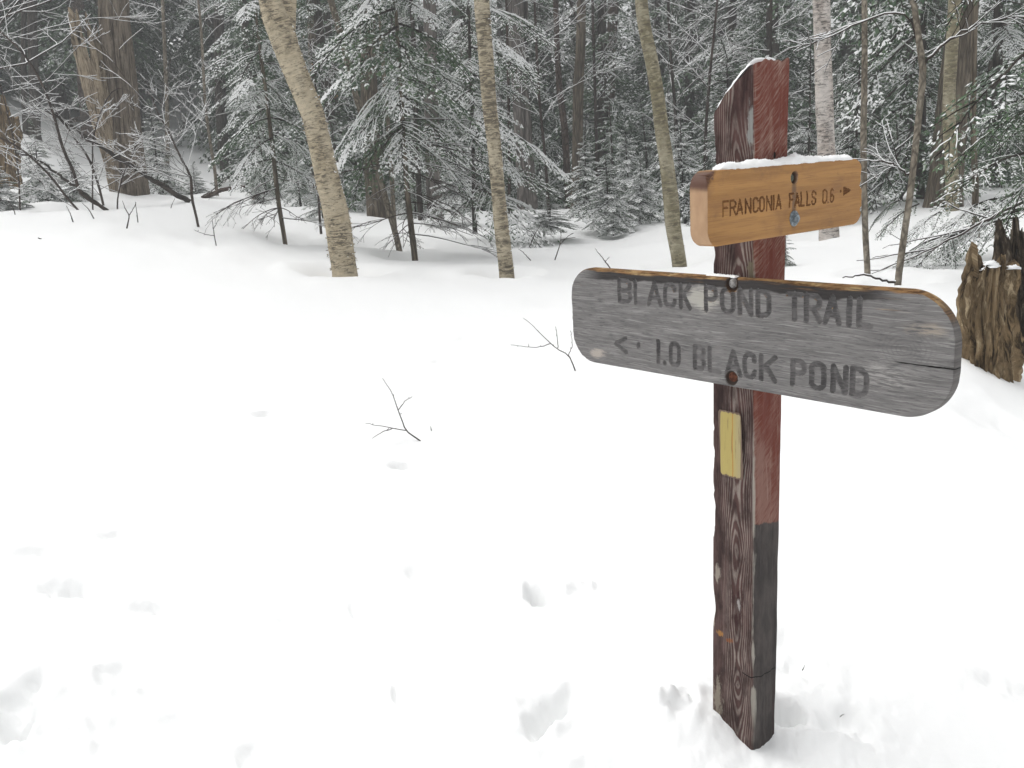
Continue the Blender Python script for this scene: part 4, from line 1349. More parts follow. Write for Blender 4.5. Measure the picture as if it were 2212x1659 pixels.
def grow(acc, snow, p, d, L, r, depth, R, bend=.25, up=.05, nchild=4, ratio=.55, snow_amt=1.0, droop=0.0, minr=.0022):
    n = 6 if depth > 0 else 4
    pts = [np.array(p, float)]
    d = unit(np.asarray(d, float))
    for k in range(n):
        d = unit(d + R.normal(0, bend / n * 1.6, 3) + np.array([0, 0, (up - droop) / n]))
        pts.append(pts[-1] + d * L / n)
    pts = np.array(pts)
    twig_line(acc, snow, pts, r, max(minr, r * .45), 4 if r > .008 else 3, snow_amt)
    if depth <= 0:
        return
    for k in range(nchild):
        t = R.uniform(.22, .97)
        i = min(int(t * n), n - 1)
        q = pts[i] + (pts[i + 1] - pts[i]) * (t * n - i)
        dd = unit(pts[i + 1] - pts[i])
        hz = unit(np.cross(dd, [0, 0, 1.])) * R.choice([-1, 1])
        side = unit(hz + R.normal(0, .38, 3))
        a = math.radians(R.uniform(26, 52))
        grow(acc, snow, q, dd * math.cos(a) + side * math.sin(a), L * ratio * R.uniform(.6, 1.15) * (1.1 - .4 * t), max(minr, r * (.62 - .25 * t)), depth - 1, R, bend, up,
             max(2, nchild - 1), ratio, snow_amt, droop, minr)

def bare_tree(name, label, cat, px, dist, mat, nb, blen, seed, zlo=.35, depth=2, snow=1.0, group=None, up_to=None, sides=12, brad=.30, spread=(35, 75), rough=.05, dirs=None, trunk_cut=False):
    """a leafless tree or sapling whose stem follows the pixels"""
    R = RS(seed)
    P, r = px_trunk(px, dist)
    if up_to:
        P, r = extend_up(P, r, up_to)
    o = P[1].copy()
    root = thing(name, label, cat, o, 0, group)
    A = Acc()
    Q = trunk_mesh(A, P, r, sides, .10, rough, seed)
    A.build('trunk', mat, root, o)
    if nb:
        B, S = Acc(), Acc()
        for k in range(nb):
            t = R.uniform(zlo, .99)
            i = min(int(t * (len(Q) - 1)), len(Q) - 2)
            tg = unit(Q[i + 1, :3] - Q[i, :3])
            if dirs is None:
                az = R.uniform(0, 6.283)
                side = np.array([math.cos(az), math.sin(az), 0])
            else:
                az = R.normal(dirs[0], dirs[1])
                side = np.array([math.sin(az), math.cos(az), 0])
            a = math.radians(R.uniform(*spread))
            L = blen * R.uniform(.5, 1.2)
            grow(B, S if snow else None, Q[i, :3], tg * math.cos(a) + side * math.sin(a), L, max(.004, min(Q[i, 3] * brad, .006 + .0035 * L)), depth, R, .35, .10, 4, .55, snow)
        B.build('branches', M_TWIG, root, o)
        if S.n:
            S.build('snow_cover', M_SNOW, root, o)
    return root, Q

S1 = .3675        # scale of the upper-left study crop to photo pixels
def zA(*p):      # (x, y, w) in the upper-left study crop
    return [(x * S1, y * S1, w * S1) for x, y, w in p]
def zB(*p):      # crop at 700,0 of 900 px
    k = 900 / 1659.0
    return [((700 + x * k) / 1.4756, y * k / 1.4756, w * k / 1.4756) for x, y, w in p]
def zC(*p):      # crop at 1400,0 of 900 px
    k = 900 / 1659.0
    return [((1400 + x * k) / 1.4756, y * k / 1.4756, w * k / 1.4756) for x, y, w in p]
def zD(*p):      # crop at 2400,0 of 864 px
    k = 864 / 1593.0
    return [((2400 + x * k) / 1.4756, y * k / 1.4756, w * k / 1.4756) for x, y, w in p]

# ----------------------------------------------------------------------------
# the three near hardwoods at the edge of the clearing
# ----------------------------------------------------------------------------
def near_birch(label, px, dist, mat, seed, curls, csize, top, fork=None, snow_side=None):
    P, r = px_trunk(px, dist)
    P, r = extend_up(P, r, top)
    o = P[1].copy()
    root = thing('birch_tree', label, 'birch', o)
    A = Acc()
    Q = trunk_mesh(A, P, r, 28, .05, .045, seed)
    if fork is not None:
        Pf, rf = px_trunk(fork, dist, 0.0)
        Pf, rf = extend_up(Pf[1:], rf[1:], top)
        trunk_mesh(A, Pf, rf, 20, .06, .05, seed + 1)
    A.build('trunk', mat, root, o)
    zt = EYE[2] + .6 * dist * .5
    if curls:
        bark_curls('peeling_bark', Q, curls, csize, mat, root, o, seed + 5, out=.36, z1=min(top, zt + 1), z0=o[2])
    if snow_side is not None:
        bark_curls('snow_flecks', Q, 260, .030, M_SNOW, root, o, seed + 6, side=snow_side, out=.25, z1=min(top, zt + 1), z0=o[2] + .1, bulge=.006)
    B, S = Acc(), Acc()
    R = RS(seed)
    for k in range(10):                          # crown above the picture
        i = R.randint(int(len(Q) * .62), len(Q) - 1)
        az = R.uniform(0, 6.28)
        grow(B, S, Q[i, :3], np.array([math.cos(az), math.sin(az), .9]), R.uniform(1.2, 2.4), Q[i, 3] * .4, 2, R, .35, .1, 4, .55, 1.0, 0, .004)
    B.build('branches', M_TWIG, root, o)
    S.build('snow_cover', M_SNOW, root, o)
    return root, Q

near_birch('thick leaning yellow birch with peeling tan bark at the edge of the snowfield',
           zB((732, 1590, 152), (715, 1480, 152), (697, 1330, 148), (672, 1200, 143), (640, 1080, 140), (622, 1000, 134), (590, 850, 134), (556, 700, 133), (520, 600, 133), (478, 500, 135), (430, 380, 140), (392, 280, 150), (352, 150, 165), (318, 60, 150), (290, -60, 135), (250, -220, 120)),
           10.0, M_YBIRCH, 3, 800, .045, 9.0, zB((362, 300, 100), (388, 180, 110), (402, 60, 95), (410, -80, 90), (418, -240, 80)), snow_side=.25)
near_birch('slender upright birch with mottled tan bark standing in a snow hollow',
           zC((397, 1618, 92), (385, 1500, 88), (362, 1300, 84), (340, 1050, 80), (322, 850, 84), (298, 650, 86), (285, 480, 88), (270, 280, 88), (257, 130, 90), (250, 0, 90), (238, -200, 86)),
           9.8, M_YBIRCH2, 13, 420, .030, 8.5, None, snow_side=.2)
near_birch('olive barked slim birch curving up behind the left half of the grey board',
           zC((1415, 1590, 88), (1402, 1490, 86), (1375, 1330, 88), (1362, 1180, 90), (1335, 950, 84), (1308, 760, 82), (1284, 570, 80), (1252, 380, 78), (1218, 220, 74), (1197, 100, 74), (1188, 0, 73), (1180, -200, 70)),
           10.2, M_GBIRCH, 23, 160, .022, 8.5, None)

# ----------------------------------------------------------------------------
# broken snag on the left
# ----------------------------------------------------------------------------
def build_snag():
    dist = 17.0
    px = zA((770, 1185, 215), (760, 1080, 200), (742, 900, 195), (728, 700, 185), (712, 500, 180), (690, 300, 178), (672, 120, 172), (664, -20, 168), (655, -200, 165))
    P, r = px_trunk(px, dist, .4)
    P, r = extend_up(P, r, 11.0, .3)
    o = P[1].copy()
    root = thing('tree_snag', 'massive grey brown trunk split and broken off on its left side', 'snag', o)
    n = 110
    Q = resample(np.column_stack([P, r]), n)
    A = Acc()
    def disp(a, s, rr):
        x, y = np.cos(a), np.sin(a)
        d = .05 * rr * fbm(x * 1.5, y * 1.5, s * .8, 3, 4) - .10 * rr * np.abs(fbm(x * 6, y * 6, s * .9, 7, 3))
        flare = .16 * rr * np.exp(-s / .7) * (1 + .5 * np.cos(a * 5))
        crack = -.34 * rr * np.exp(-(((np.angle(np.exp(1j * (a - 4.45 - .25 * np.sin(s * .9))))) / .075) ** 2)) * smooth(.2, .8, s) * (1 - smooth(4.5, 5.5, s))
        return d + flare + crack
    tube(A, Q[:, :3], Q[:, 3], 90, True, disp)
    A.build('trunk', M_SNAG, root, o)
    # leaning half shell on the left with a splintered top
    pl = zA((690, 1150, 90), (665, 1000, 95), (635, 850, 120), (590, 640, 150), (550, 450, 165), (515, 280, 175), (490, 130, 175), (478, 40, 172))
    P2, r2 = px_trunk(pl, dist - .12, .3)
    Q2 = resample(np.column_stack([P2, r2]), 90)
    m = 64
    ang = np.linspace(0, 2 * np.pi, m)
    fwd = unit(np.array([P[1][0], P[1][1], 0]))
    rt = np.array([fwd[1], -fwd[0], 0])
    # height cut per angle: tall spikes with gaps
    cut = .80 + .12 * vnoise(ang * 2.6, 0, 0, 4) + .14 * np.maximum(0, vnoise(ang * 7, 2, 0, 9)) - .10 * np.maximum(0, vnoise(ang * 11, 1, 0, 19))
    cut = np.clip(cut + .10 * np.cos(ang - 3.5), .55, 1.0)
    cut[-1] = cut[0]
    def ring(scale):
        out = []
        for k in range(90):
            t = k / 89.0
            tt = np.minimum(t, cut * (1.0 if scale == 1 else .97))
            idx = tt * 89
            i0 = np.clip(idx.astype(int), 0, 88); f = idx - i0
            c = Q2[i0] * (1 - f)[:, None] + Q2[i0 + 1] * f[:, None]
            rr = c[:, 3] * scale
            fx = fbm(np.cos(ang) * 5, np.sin(ang) * 5, tt * 9, 23, 4)
            rr = rr * (1 + .10 * fx - .16 * np.abs(fbm(np.cos(ang) * 9, np.sin(ang) * 9, tt * 3.5, 29, 3)))
            tipk = np.clip((t - .85 * cut) / .2, 0, 1)
            out.append(c[:, :3] + rr[:, None] * (np.cos(ang)[:, None] * rt * .92 - np.sin(ang)[:, None] * fwd * .62))
        return np.array(out)
    outer, inner = ring(1.0), ring(.62)
    V = np.concatenate([outer.reshape(-1, 3), inner.reshape(-1, 3)])
    i, j = np.meshgrid(np.arange(89), np.arange(m - 1), indexing='ij')
    q1 = np.stack([i * m + j, i * m + j + 1, (i + 1) * m + j + 1, (i + 1) * m + j], -1).reshape(-1, 4)
    q2 = q1[:, ::-1] + 90 * m
    jj = np.arange(m - 1)
    q3 = np.stack([89 * m + jj, 89 * m + jj + 1, 90 * m + 89 * m + jj + 1, 90 * m + 89 * m + jj], 1)
    uv = np.stack([np.tile(ang * r2.mean(), 180), np.tile(np.repeat(np.linspace(0, 5, 90), m), 2)], 1)
    ob_ = add_obj('broken_slab', new_mesh('broken_slab', V - o, [q1, q2, q3], M_SNAGPALE, uv=uv), root)
    ob_['label'] = 'pale splintered slab leaning off the left side of the trunk'
build_snag()

# ----------------------------------------------------------------------------
# rotten stumps
# ----------------------------------------------------------------------------
def stump(label, px, dist, mat, seed, prof, sides=90, rings=90, depth_scale=1.0, snow=True, fib=.16):
    """px: centre line pixels from base to the highest splinter; prof(a): height fraction of the rim (a=0 right, pi/2 away, pi left, 3pi/2 near)"""
    P, r = px_trunk(px, dist, .25)
    o = P[1].copy()
    root = thing('tree_stump', label, 'stump', o)
    Q = resample(np.column_stack([P, r]), rings)
    fwd = unit(np.array([o[0], o[1], 0])); rt = np.array([fwd[1], -fwd[0], 0])
    ang = np.linspace(0, 2 * np.pi, sides)
    cut = np.clip(np.array([prof(a) for a in ang]) + .035 * vnoise(ang * 6, 0, 0, seed) + .022 * vnoise(ang * 15, 3, 0, seed + 1), .3, 1.0)
    cut[-1] = cut[0]
    def ring(scale, drop):
        out = []
        for k in range(rings):
            t = k / (rings - 1.0)
            tt = np.minimum(t, cut - drop)
            idx = tt * (rings - 1); i0 = np.clip(idx.astype(int), 0, rings - 2); f = idx - i0
            c = Q[i0] * (1 - f)[:, None] + Q[i0 + 1] * f[:, None]
            x, y = np.cos(ang), np.sin(ang)
            s = tt * np.linalg.norm(P[-1] - P[0])
            pl = fbm(x * 2.2, y * 2.2, s * 3.0, seed + 21, 3)
            rr = c[:, 3] * scale * (1 + .10 * np.round(pl * 3.2) / 3.2 + fib * fbm(x * 3, y * 3, s * 3.2, seed + 5, 4) - fib * 1.1 * np.abs(fbm(x * 7, y * 7, s * 3.0, seed + 7, 3)) + fib * .75 * fbm(x * 13, y * 13, s * 11, seed + 9, 3) - fib * 1.2 * np.maximum(0, fbm(x * 2.6, y * 2.6, s * 4.5, seed + 15, 2) - .35))
            out.append(c[:, :3] + rr[:, None] * (x[:, None] * rt + y[:, None] * fwd * depth_scale))
        return np.array(out)
    outer, inner = ring(1.0, 0), ring(.70, .02)
    N = rings * sides
    V = np.concatenate([outer.reshape(-1, 3), inner.reshape(-1, 3)])
    i, j = np.meshgrid(np.arange(rings - 1), np.arange(sides - 1), indexing='ij')
    q1 = np.stack([i * sides + j, i * sides + j + 1, (i + 1) * sides + j + 1, (i + 1) * sides + j], -1).reshape(-1, 4)
    q2 = q1[:, ::-1] + N
    jj = np.arange(sides - 1); b = (rings - 1) * sides
    q3 = np.stack([b + jj, b + jj + 1, N + b + jj + 1, N + b + jj], 1)
    hgt = np.linalg.norm(P[-1] - P[0])
    uv = np.stack([np.tile(ang * r.mean(), 2 * rings), np.tile(np.repeat(np.linspace(0, hgt, rings), sides), 2)], 1)
    add_obj('trunk', new_mesh('trunk', V - o, [q1, q2, q3], mat, uv=uv), root)
    # crumbled heart wood closing the middle
    kk = int(rings * .50)
    ctr = Q[kk, :3]
    H = Acc()
    na, nr = 40, 7
    aa = np.linspace(0, 2 * np.pi, na, endpoint=False)
    rows = [ctr + np.stack([(Q[kk, 3] * .74 * f) * (np.cos(aa)[:, None] * rt + np.sin(aa)[:, None] * fwd * depth_scale)], 0)[0] +
            np.stack([np.zeros(na), np.zeros(na), .10 * Q[kk, 3] * 4 * fbm(np.cos(aa) * f * 4, np.sin(aa) * f * 4, 0, seed + 3, 3) * (1 - .3 * f)], 1) for f in np.linspace(.02, 1, nr)]
    i, j = np.meshgrid(np.arange(nr - 1), np.arange(na), indexing='ij')
    H.add(np.concatenate(rows), np.stack([i * na + j, (i + 1) * na + j, (i + 1) * na + (j + 1) % na, i * na + (j + 1) % na], -1).reshape(-1, 4), None, np.concatenate(rows)[:, [0, 2]])
    H.build('heartwood', mat, root, o)
    if snow:
        S = Acc()
        R = RS(seed + 11)
        for k in range(6):
            a = R.uniform(4.4, 6.2); t = cut[int(a / 6.2832 * (sides - 1))]
            idx = int(np.clip(t * (rings - 1) - 1, 0, rings - 1))
            c = Q[idx, :3] + Q[idx, 3] * R.uniform(.72, .98) * (math.cos(a) * rt + math.sin(a) * fwd * depth_scale)
            rad = R.uniform(.012, .03)
            u, v = np.meshgrid(np.linspace(0, 2 * np.pi, 9)[:-1], np.linspace(0, np.pi / 2 + .3, 5))
            pts = c + np.stack([rad * np.cos(u) * np.sin(v) * 1.4, rad * np.sin(u) * np.sin(v), rad * .55 * np.cos(v)], -1).reshape(-1, 3) * (1 + .2 * R.normal(0, 1, (40, 1)))
            i, j = np.meshgrid(np.arange(4), np.arange(8), indexing='ij')
            S.add(pts, np.stack([i * 8 + j, (i + 1) * 8 + j, (i + 1) * 8 + (j + 1) % 8, i * 8 + (j + 1) % 8], -1).reshape(-1, 4))
        S.build('snow_cover', M_SNOW, root, o)['kind'] = 'stuff'
    return root
def pD2(x, y, w):                                # crop at 2950,650 of 314x650 shown at 801 px
    k = 314 / 801.0
    return ((2950 + x * k) / 1.4756, (650 + y * k) / 1.4756, w * k / 1.4756)
def prof_a(a):
    # near-left spikes tall, right shoulder lower
    lft = math.exp(-((a - 3.45) / .22) ** 2); lf2 = math.exp(-((a - 2.85) / .22) ** 2)
    return .885 + .115 * lft + .09 * lf2 - .10 * math.exp(-((a - 4.05) / .22) ** 2) + .035 * math.exp(-((a - 5.3) / .6) ** 2) - .10 * math.exp(-((a - 1.2) / .8) ** 2)
stump('waist high rotten stump of crumbling tan wood beside the right end of the grey board',
      [pD2(488, 1460, 425), pD2(500, 1200, 425), pD2(505, 950, 430), pD2(515, 750, 415), pD2(530, 600, 385), pD2(540, 480, 345), pD2(545, 300, 310)], 4.75, M_STUMP, 5, prof_a, 150, 140, .8)
def prof_b(a):
    return .88 + .10 * math.exp(-((a - 3.7) / .5) ** 2) + .12 * math.exp(-((a - 5.0) / .6) ** 2) - .05 * math.exp(-((a - 4.4) / .15) ** 2)
stump('dark hollow stump with tall splinters standing just behind the tan rotten stump',
      [pD2(770, 1500, 320), pD2(765, 1200, 300), pD2(750, 900, 290), pD2(730, 600, 280), pD2(715, 400, 270), pD2(705, 100, 250)], 5.25, M_STUMPDARK, 15, prof_b, 90, 90, .9, False)
stump('mossy broken stump at the left edge below the snowy hillside',
      zA((40, 1030, 150), (35, 850, 150), (25, 700, 135), (20, 560, 110)), 20.0, M_STUMP, 25, lambda a: .75 + .25 * math.exp(-((a - 4.6) / .5) ** 2), 60, 60, .9, False)
# sticks, poles and twigs ---------------------------------------------------------
def stick(name, label, cat, px, dist, r0, r1, mat=M_TWIG, snow=.8, sides=6, n=18, wob=.006, twigs=0, seed=1):
    R = RS(seed)
    if np.isscalar(dist):
        dist = [dist] * len(px)
    P = resample(np.array([px_at(p[0], p[1], d) for p, d in zip(px, dist)]), n)
    P[1:-1] += R.normal(0, wob, (n - 2, 3))
    o = P[0].copy()
    root = thing(name, label, cat, o)
    B, S = Acc(), Acc()
    twig_line(B, S if snow else None, P, r0, r1, sides, snow)
    for k in range(twigs):
        i = R.randint(3, n - 1)
        grow(B, S if snow else None, P[i], unit(P[i] - P[i - 1]) + R.normal(0, .7, 3), R.uniform(.2, .7), .006, 1, R, .3, .05, 3, .5, 1.0)
    B.build('wood', mat, root, o)
    if S.n:
        S.build('snow_cover', M_SNOW, root, o)
# ----------------------------------------------------------------------------
# conifers one can tell apart
# ----------------------------------------------------------------------------
def near_conifer(name, label, cat, px, dist, crown_px, length, nb, protos, seed, top=None, mat=M_DARKBARK, droop=(-.35, .3), dead=0, dead_len=1.0, dead_px=None, az_bias=None, sides=12, dead_az=None, extra=()):
    R = RS(seed)
    P, r = px_trunk(px, dist)
    if top:
        P, r = extend_up(P, r, top, .8)
    o = P[1].copy()
    root = thing(name, label, cat, o)
    A = Acc()
    Q = trunk_mesh(A, P, r, sides, .12, .05, seed)
    A.build('trunk', mat, root, o)
    z0 = px_at(px[0][0], crown_px, dist)[2]
    cr = Crown()
    conifer_crown(cr, Q[:, :3], z0, Q[-1, 2], length, nb, protos, R, droop[0], droop[1], True, az_bias)
    for ex, ey, ed, eL, eaz, et, ep in extra:
        cr.bough(ep, px_at(ex, ey, ed), eL, eaz, et, R.normal(0, .25))
    cr.build(root, o)
    if dead:
        B, S = Acc(), Acc()
        zl = P[1][2] + .1 if dead_px is None else px_at(px[0][0], dead_px, dist)[2]
        for k in range(dead):
            z = R.uniform(zl, z0 + .25)
            i = int(np.argmin(np.abs(Q[:, 2] - z)))
            az = R.uniform(0, 6.283) if dead_az is None else R.normal(*dead_az)
            grow(B, S if R.rand() < .5 else None, Q[i, :3], np.array([math.sin(az), math.cos(az), -.12]), dead_len * R.uniform(.5, 1.15), .008, 2, R, .22, 0, 4, .5, .6, .35)
        B.build('dead_branches', M_TWIG, root, o)
        if S.n:
            S.build('branch_snow', M_SNOW, root, o)
    return root

near_conifer('hemlock_tree', 'young hemlock with snow capped boughs close on the left of the leaning birch', 'hemlock',
             zB((380, 1396, 26), (345, 1180, 27), (320, 950, 26), (300, 780, 24), (270, 520, 20), (240, 300, 18), (215, 100, 15), (195, -80, 12)), 13.0, 360,
             lambda t: 1.02 - .45 * t, 30, HEM + HEMG[:1], 101, 6.5, M_BROWNBARK, droop=(-.42, .05), dead=16, dead_len=.9, dead_px=480)
near_conifer('hemlock_tree', 'dark stemmed hemlock with broad snow laden boughs between the two birches', 'hemlock',
             zB((1145, 1496, 36), (1110, 1200, 34), (1085, 900, 30), (1070, 600, 26), (1050, 300, 22), (1035, 50, 18), (1025, -150, 14)), 12.0, 300,
             lambda t: 1.42 - .55 * t, 38, HEM + HEMG[:1], 111, 6.5, M_BROWNBARK, droop=(-.40, .05), dead=30, dead_len=1.35, dead_px=500, dead_az=(1.3, 1.3))
near_conifer('hemlock_tree', 'slim hemlock half hidden behind the middle birch, boughs sweeping low to the right', 'hemlock',
             zC((205, 1230, 26), (200, 900, 24), (190, 600, 22), (180, 300, 18), (170, 0, 14)), 14.0, 430,
             lambda t: 1.55 - .7 * t, 36, HEM + FIR[:2], 121, 6.0, droop=(-.45, .0), az_bias=lambda a: .75 + .4 * math.cos(a))
# young firs between the middle birch and the olive birch
YOUNG = {}
def young_fir(label, tip, base, dist, half, nb, seed, protos=None, group=None, name='fir_sapling', boost=1.0):
    R = RS(seed)
    b = px_at(base[0], base[1], dist)
    t = px_at(tip[0], tip[1], dist)
    hw = px_size(half, b)
    root = thing(name, label, 'fir', b, R.uniform(0, 6.283), group)
    h = t[2] - b[2]
    kind = 'tiny' if protos is None else 'fine' if protos[0] is FIR[0] else 'green'
    key = (kind, R.randint(3 if kind == 'tiny' else 2))
    if key not in YOUNG:                          # 1 m tall, bough reach .45 m; alike saplings share these meshes
        path = resample(np.array([[0, 0, -.15], [0, 0, 0], [.012, .01, .5], [0, .0, 1.0]]), 14)
        A = Acc()
        tube(A, path, np.linspace(.020, .004, 14), 8, True)
        cr = Crown()
        conifer_crown(cr, path, .05, .985, lambda k: .45 * (1.15 - 1.02 * k), {'tiny': 58, 'fine': 52, 'green': 30}[kind], protos or TINY, RS(900 + len(YOUNG)), -.22, .45)
        YOUNG[key] = (A.mesh('trunk', M_DARKBARK), cr.nd.mesh('crown', M_NEEDLE, (0, 0, 0), False), cr.sn.mesh('snow_cover', M_SNOW), cr.wd.mesh('limbs', M_DARKBARK))
    for nm, me in zip(('trunk', 'crown', 'snow_cover', 'limbs'), YOUNG[key]):
        add_obj(nm, me, root)
    root.scale = (hw / .45, hw / .45, h)
    root.rotation_euler = (R.normal(0, .03), R.normal(0, .03), R.uniform(0, 6.283))
young_fir('tallest of the young snowy firs left of the olive birch', (1252, 438 * 1.0 - 145), (1268, 468), 16.5, 62, 46, 201)
young_fir('pointed young snowy fir just left of the olive birch', (1359, 277), (1365, 462), 16.2, 62, 46, 202)
young_fir('rounded snow covered fir in front of the two taller young firs', (1306, 345), (1312, 480), 14.6, 72, 44, 203)
young_fir('bushy snow covered fir touching the olive birch stem', (1376, 345), (1382, 468), 15.0, 52, 36, 204)
young_fir('smallest fir, a knee high tuft poking out of the open snow', (1323, 462), (1325, 503), 14.0, 34, 16, 205)
young_fir('low dark green fir huddled at the foot of the leaning birch', (690, 395), (697, 462), 15.5, 58, 26, 206, HEMG)
young_fir('young snowy fir right of the middle birch base, half buried', (1195, 440), (1190, 492), 13.5, 62, 22, 207)
young_fir('short frosted fir in front of the snag on the left', (92, 268), (95, 448), 16.5, 66, 46, 208)
young_fir('low frosted fir thicket plant left of the snag, at the snow line', (165, 330), (165, 445), 16.3, 58, 34, 209)
young_fir('drooping frosted fir close on the right of the snag', (335, 232), (345, 425), 19.0, 66, 46, 210)
young_fir('frosted little fir at the far left snow line', (8, 345), (5, 452), 15.5, 58, 32, 211)
young_fir('pale little fir beyond the crest right of the snag', (420, 355), (425, 425), 21.0, 40, 24, 212)
young_fir('snowy fir behind the right side of the olive birch', (1478, 250), (1480, 470), 15.5, 76, 46, 213)
young_fir('frosted fir between the olive birch and the signpost', (1440, 190), (1445, 450), 18.0, 72, 50, 214)
young_fir('snow laden fir right behind the signpost', (1560, 120), (1565, 500), 14.5, 105, 66, 215, FIR)
young_fir('tiny frosted fir left of the hemlock by the leaning birch', (560, 395), (563, 440), 17.0, 30, 18, 216)
young_fir('small frosted fir beyond the hemlock between the birches', (980, 330), (985, 448), 16.0, 62, 34, 217)
young_fir('snowy fir standing behind the white birch on the right', (1835, 60), (1838, 450), 14.5, 100, 64, 218, FIR + HEM[:2])
young_fir('snowy fir left of the white birch on the right', (1740, 90), (1742, 460), 14.0, 84, 56, 219, FIR + HEM[:2])
young_fir('sparse small fir poking out behind the foot of the signpost boards', (1702, 505), (1694, 586), 8.8, 40, 12, 220, HEMG)

near_conifer('fir_tree', 'tall dark fir with long parallel drooping boughs behind the curved sapling', 'fir',
             zD((985, 1150, 50), (990, 900, 48), (995, 500, 44), (1000, 100, 40), (1002, -150, 36)), 15.2, 380,
             lambda t: 1.95 - .5 * t, 46, FIR + HEMG[:1], 131, 7.0, droop=(-.62, -.25), az_bias=lambda a: .78 + .45 * max(-.6, math.cos(a - 3.3)))
near_conifer('hemlock_tree', 'dark hemlock leaning in from the right edge above the stumps', 'hemlock',
             [(2345, 700, 60), (2335, 500, 56), (2325, 250, 52), (2315, 0, 46)], 7.2, 330,
             lambda t: .95 - .3 * t, 34, NEARG, 141, 5.5, droop=(-.40, .05), az_bias=lambda a: .85 + .35 * math.cos(a - 3.3))
near_conifer('hemlock_tree', 'thin hemlock with low frosted boughs resting near the snow beside the tan stump', 'hemlock',
             [(2268, 610, 30), (2255, 480, 28), (2240, 330, 24), (2228, 200, 18), (2220, 90, 12)], 8.6, 520,
             lambda t: 1.0 - .7 * t, 18, NEARG[:1] + NEARS, 151, None, droop=(-.28, .1), az_bias=lambda a: .8 + .45 * math.cos(a - 3.25),
             extra=[(2085, 497, 8.0, .62, 3.5, -.28, HEM[0]), (2050, 510, 8.0, .45, 2.6, -.2, NEARG[1]), (2010, 535, 7.9, .30, 3.3, -.1, HEM[1]), (2060, 520, 8.1, .40, 4.1, -.35, NEARG[2]),
                    (2130, 452, 8.4, .50, 3.0, -.15, HEM[2]), (2060, 448, 8.6, .48, 3.3, -.25, HEM[3]), (1985, 440, 8.6, .40, 3.2, -.38, NEARG[0]), (2150, 430, 8.2, .55, 3.6, -.1, HEM[1]),
                    (1945, 432, 8.8, .34, 3.0, -.45, NEARG[3]), (2190, 470, 8.0, .5, 2.9, -.2, HEM[0])])
stick('fallen_branch', 'long bare limb slanting down across the frosted boughs beside the rotten stump', 'branch', [(2230, 425), (2160, 462), (2090, 497), (2020, 534), (1955, 562)], 7.7, .012, .004, M_TWIG, .4, 6, 20, .004, 5, 9)
near_conifer('hemlock_tree', 'tall hemlock with grey green boughs behind the shaggy trunk on the right', 'hemlock',
             zD((1420, 1150, 60), (1430, 700, 56), (1440, 300, 52), (1445, -100, 48)), 17.0, 400,
             lambda t: 1.4 - .4 * t, 38, HEM[:2] + HEMG, 161, 7.0, droop=(-.45, .0))

# ----------------------------------------------------------------------------
# bare trunks and saplings one can tell apart
# ----------------------------------------------------------------------------
bare_tree('tree', 'thin leaning tan stem crossing behind the leaning birch from its upper right', 'tree',
          zB((1048, 1432, 36), (985, 1200, 34), (920, 960, 34), (870, 780, 34), (800, 560, 36), (765, 420, 36), (730, 280, 36), (690, 130, 38), (655, 10, 40), (600, -160, 38)), 13.2, M_SAPBARK, 6, .8, 301, .5)
bare_tree('tree', 'thin straight tan stem rising from the same foot as the leaning tan stem', 'tree',
          zB((1022, 1240, 26), (1012, 1050, 26), (995, 800, 25), (972, 520, 25), (955, 300, 24), (945, 120, 22), (938, -80, 20)), 13.6, M_SAPBARK, 5, .7, 302, .5)
bare_tree('tree', 'big pale grey trunk behind the middle birch, its bark furrowed', 'tree',
          zC((508, 1150, 104), (500, 1000, 98), (480, 700, 92), (470, 500, 92), (455, 250, 90), (448, 0, 88), (442, -200, 86)), 20.0, M_GREYBARK, 4, 1.0, 303, .5, up_to=10, sides=22, rough=.06)
bare_tree('tree', 'narrow grey stem hugging the right foot of the big pale grey trunk', 'tree',
          zC((550, 1120, 46), (540, 1000, 44), (528, 800, 36), (520, 600, 24), (512, 480, 10)), 19.6, M_GREYBARK, 0, 0, 304)
bare_tree('tree', 'straight brown trunk with long arching snow lined branches, left of the young firs', 'tree',
          zC((797, 1255, 64), (800, 1150, 60), (808, 1000, 60), (815, 700, 62), (818, 500, 64), (832, 250, 56), (835, 0, 54), (838, -200, 52)), 19.0, M_BROWNBARK, 13, 2.2, 305, .45, 2, 1.3, up_to=9, sides=18)
bare_tree('tree', 'crooked dark stem between the grey trunk and the straight brown trunk', 'tree',
          zC((758, 1155, 40), (740, 800, 40), (722, 640, 38), (705, 500, 36), (692, 250, 32), (685, 0, 32), (682, -200, 30)), 21.0, M_REDBARK, 6, 1.0, 306, .4, up_to=9)
bare_tree('tree', 'dark reddish trunk deep in the forest between the brown trunk and the olive birch', 'tree',
          zC((985, 1080, 56), (992, 800, 56), (1005, 500, 58), (1015, 200, 60), (1025, 0, 62), (1030, -200, 62)), 25.0, M_REDBARK, 4, 1.0, 307, .5, up_to=11)
bare_tree('tree', 'broad brown trunk seen through the hemlock boughs right of the leaning birch', 'tree',
          zB((925, 1262, 120), (905, 1050, 108), (890, 800, 102), (880, 550, 100), (870, 250, 98), (860, 0, 95), (850, -200, 92)), 17.5, M_BROWNBARK, 3, .8, 308, .5, up_to=9, sides=20)
bare_tree('tree', 'stout dark trunk low behind the hemlock, left of the middle birch', 'tree',
          zB((1268, 1250, 96), (1260, 1100, 90), (1252, 900, 86), (1245, 600, 82), (1238, 300, 78), (1232, 0, 74)), 18.0, M_GREYBARK, 3, .8, 309, .5, up_to=9, sides=18)
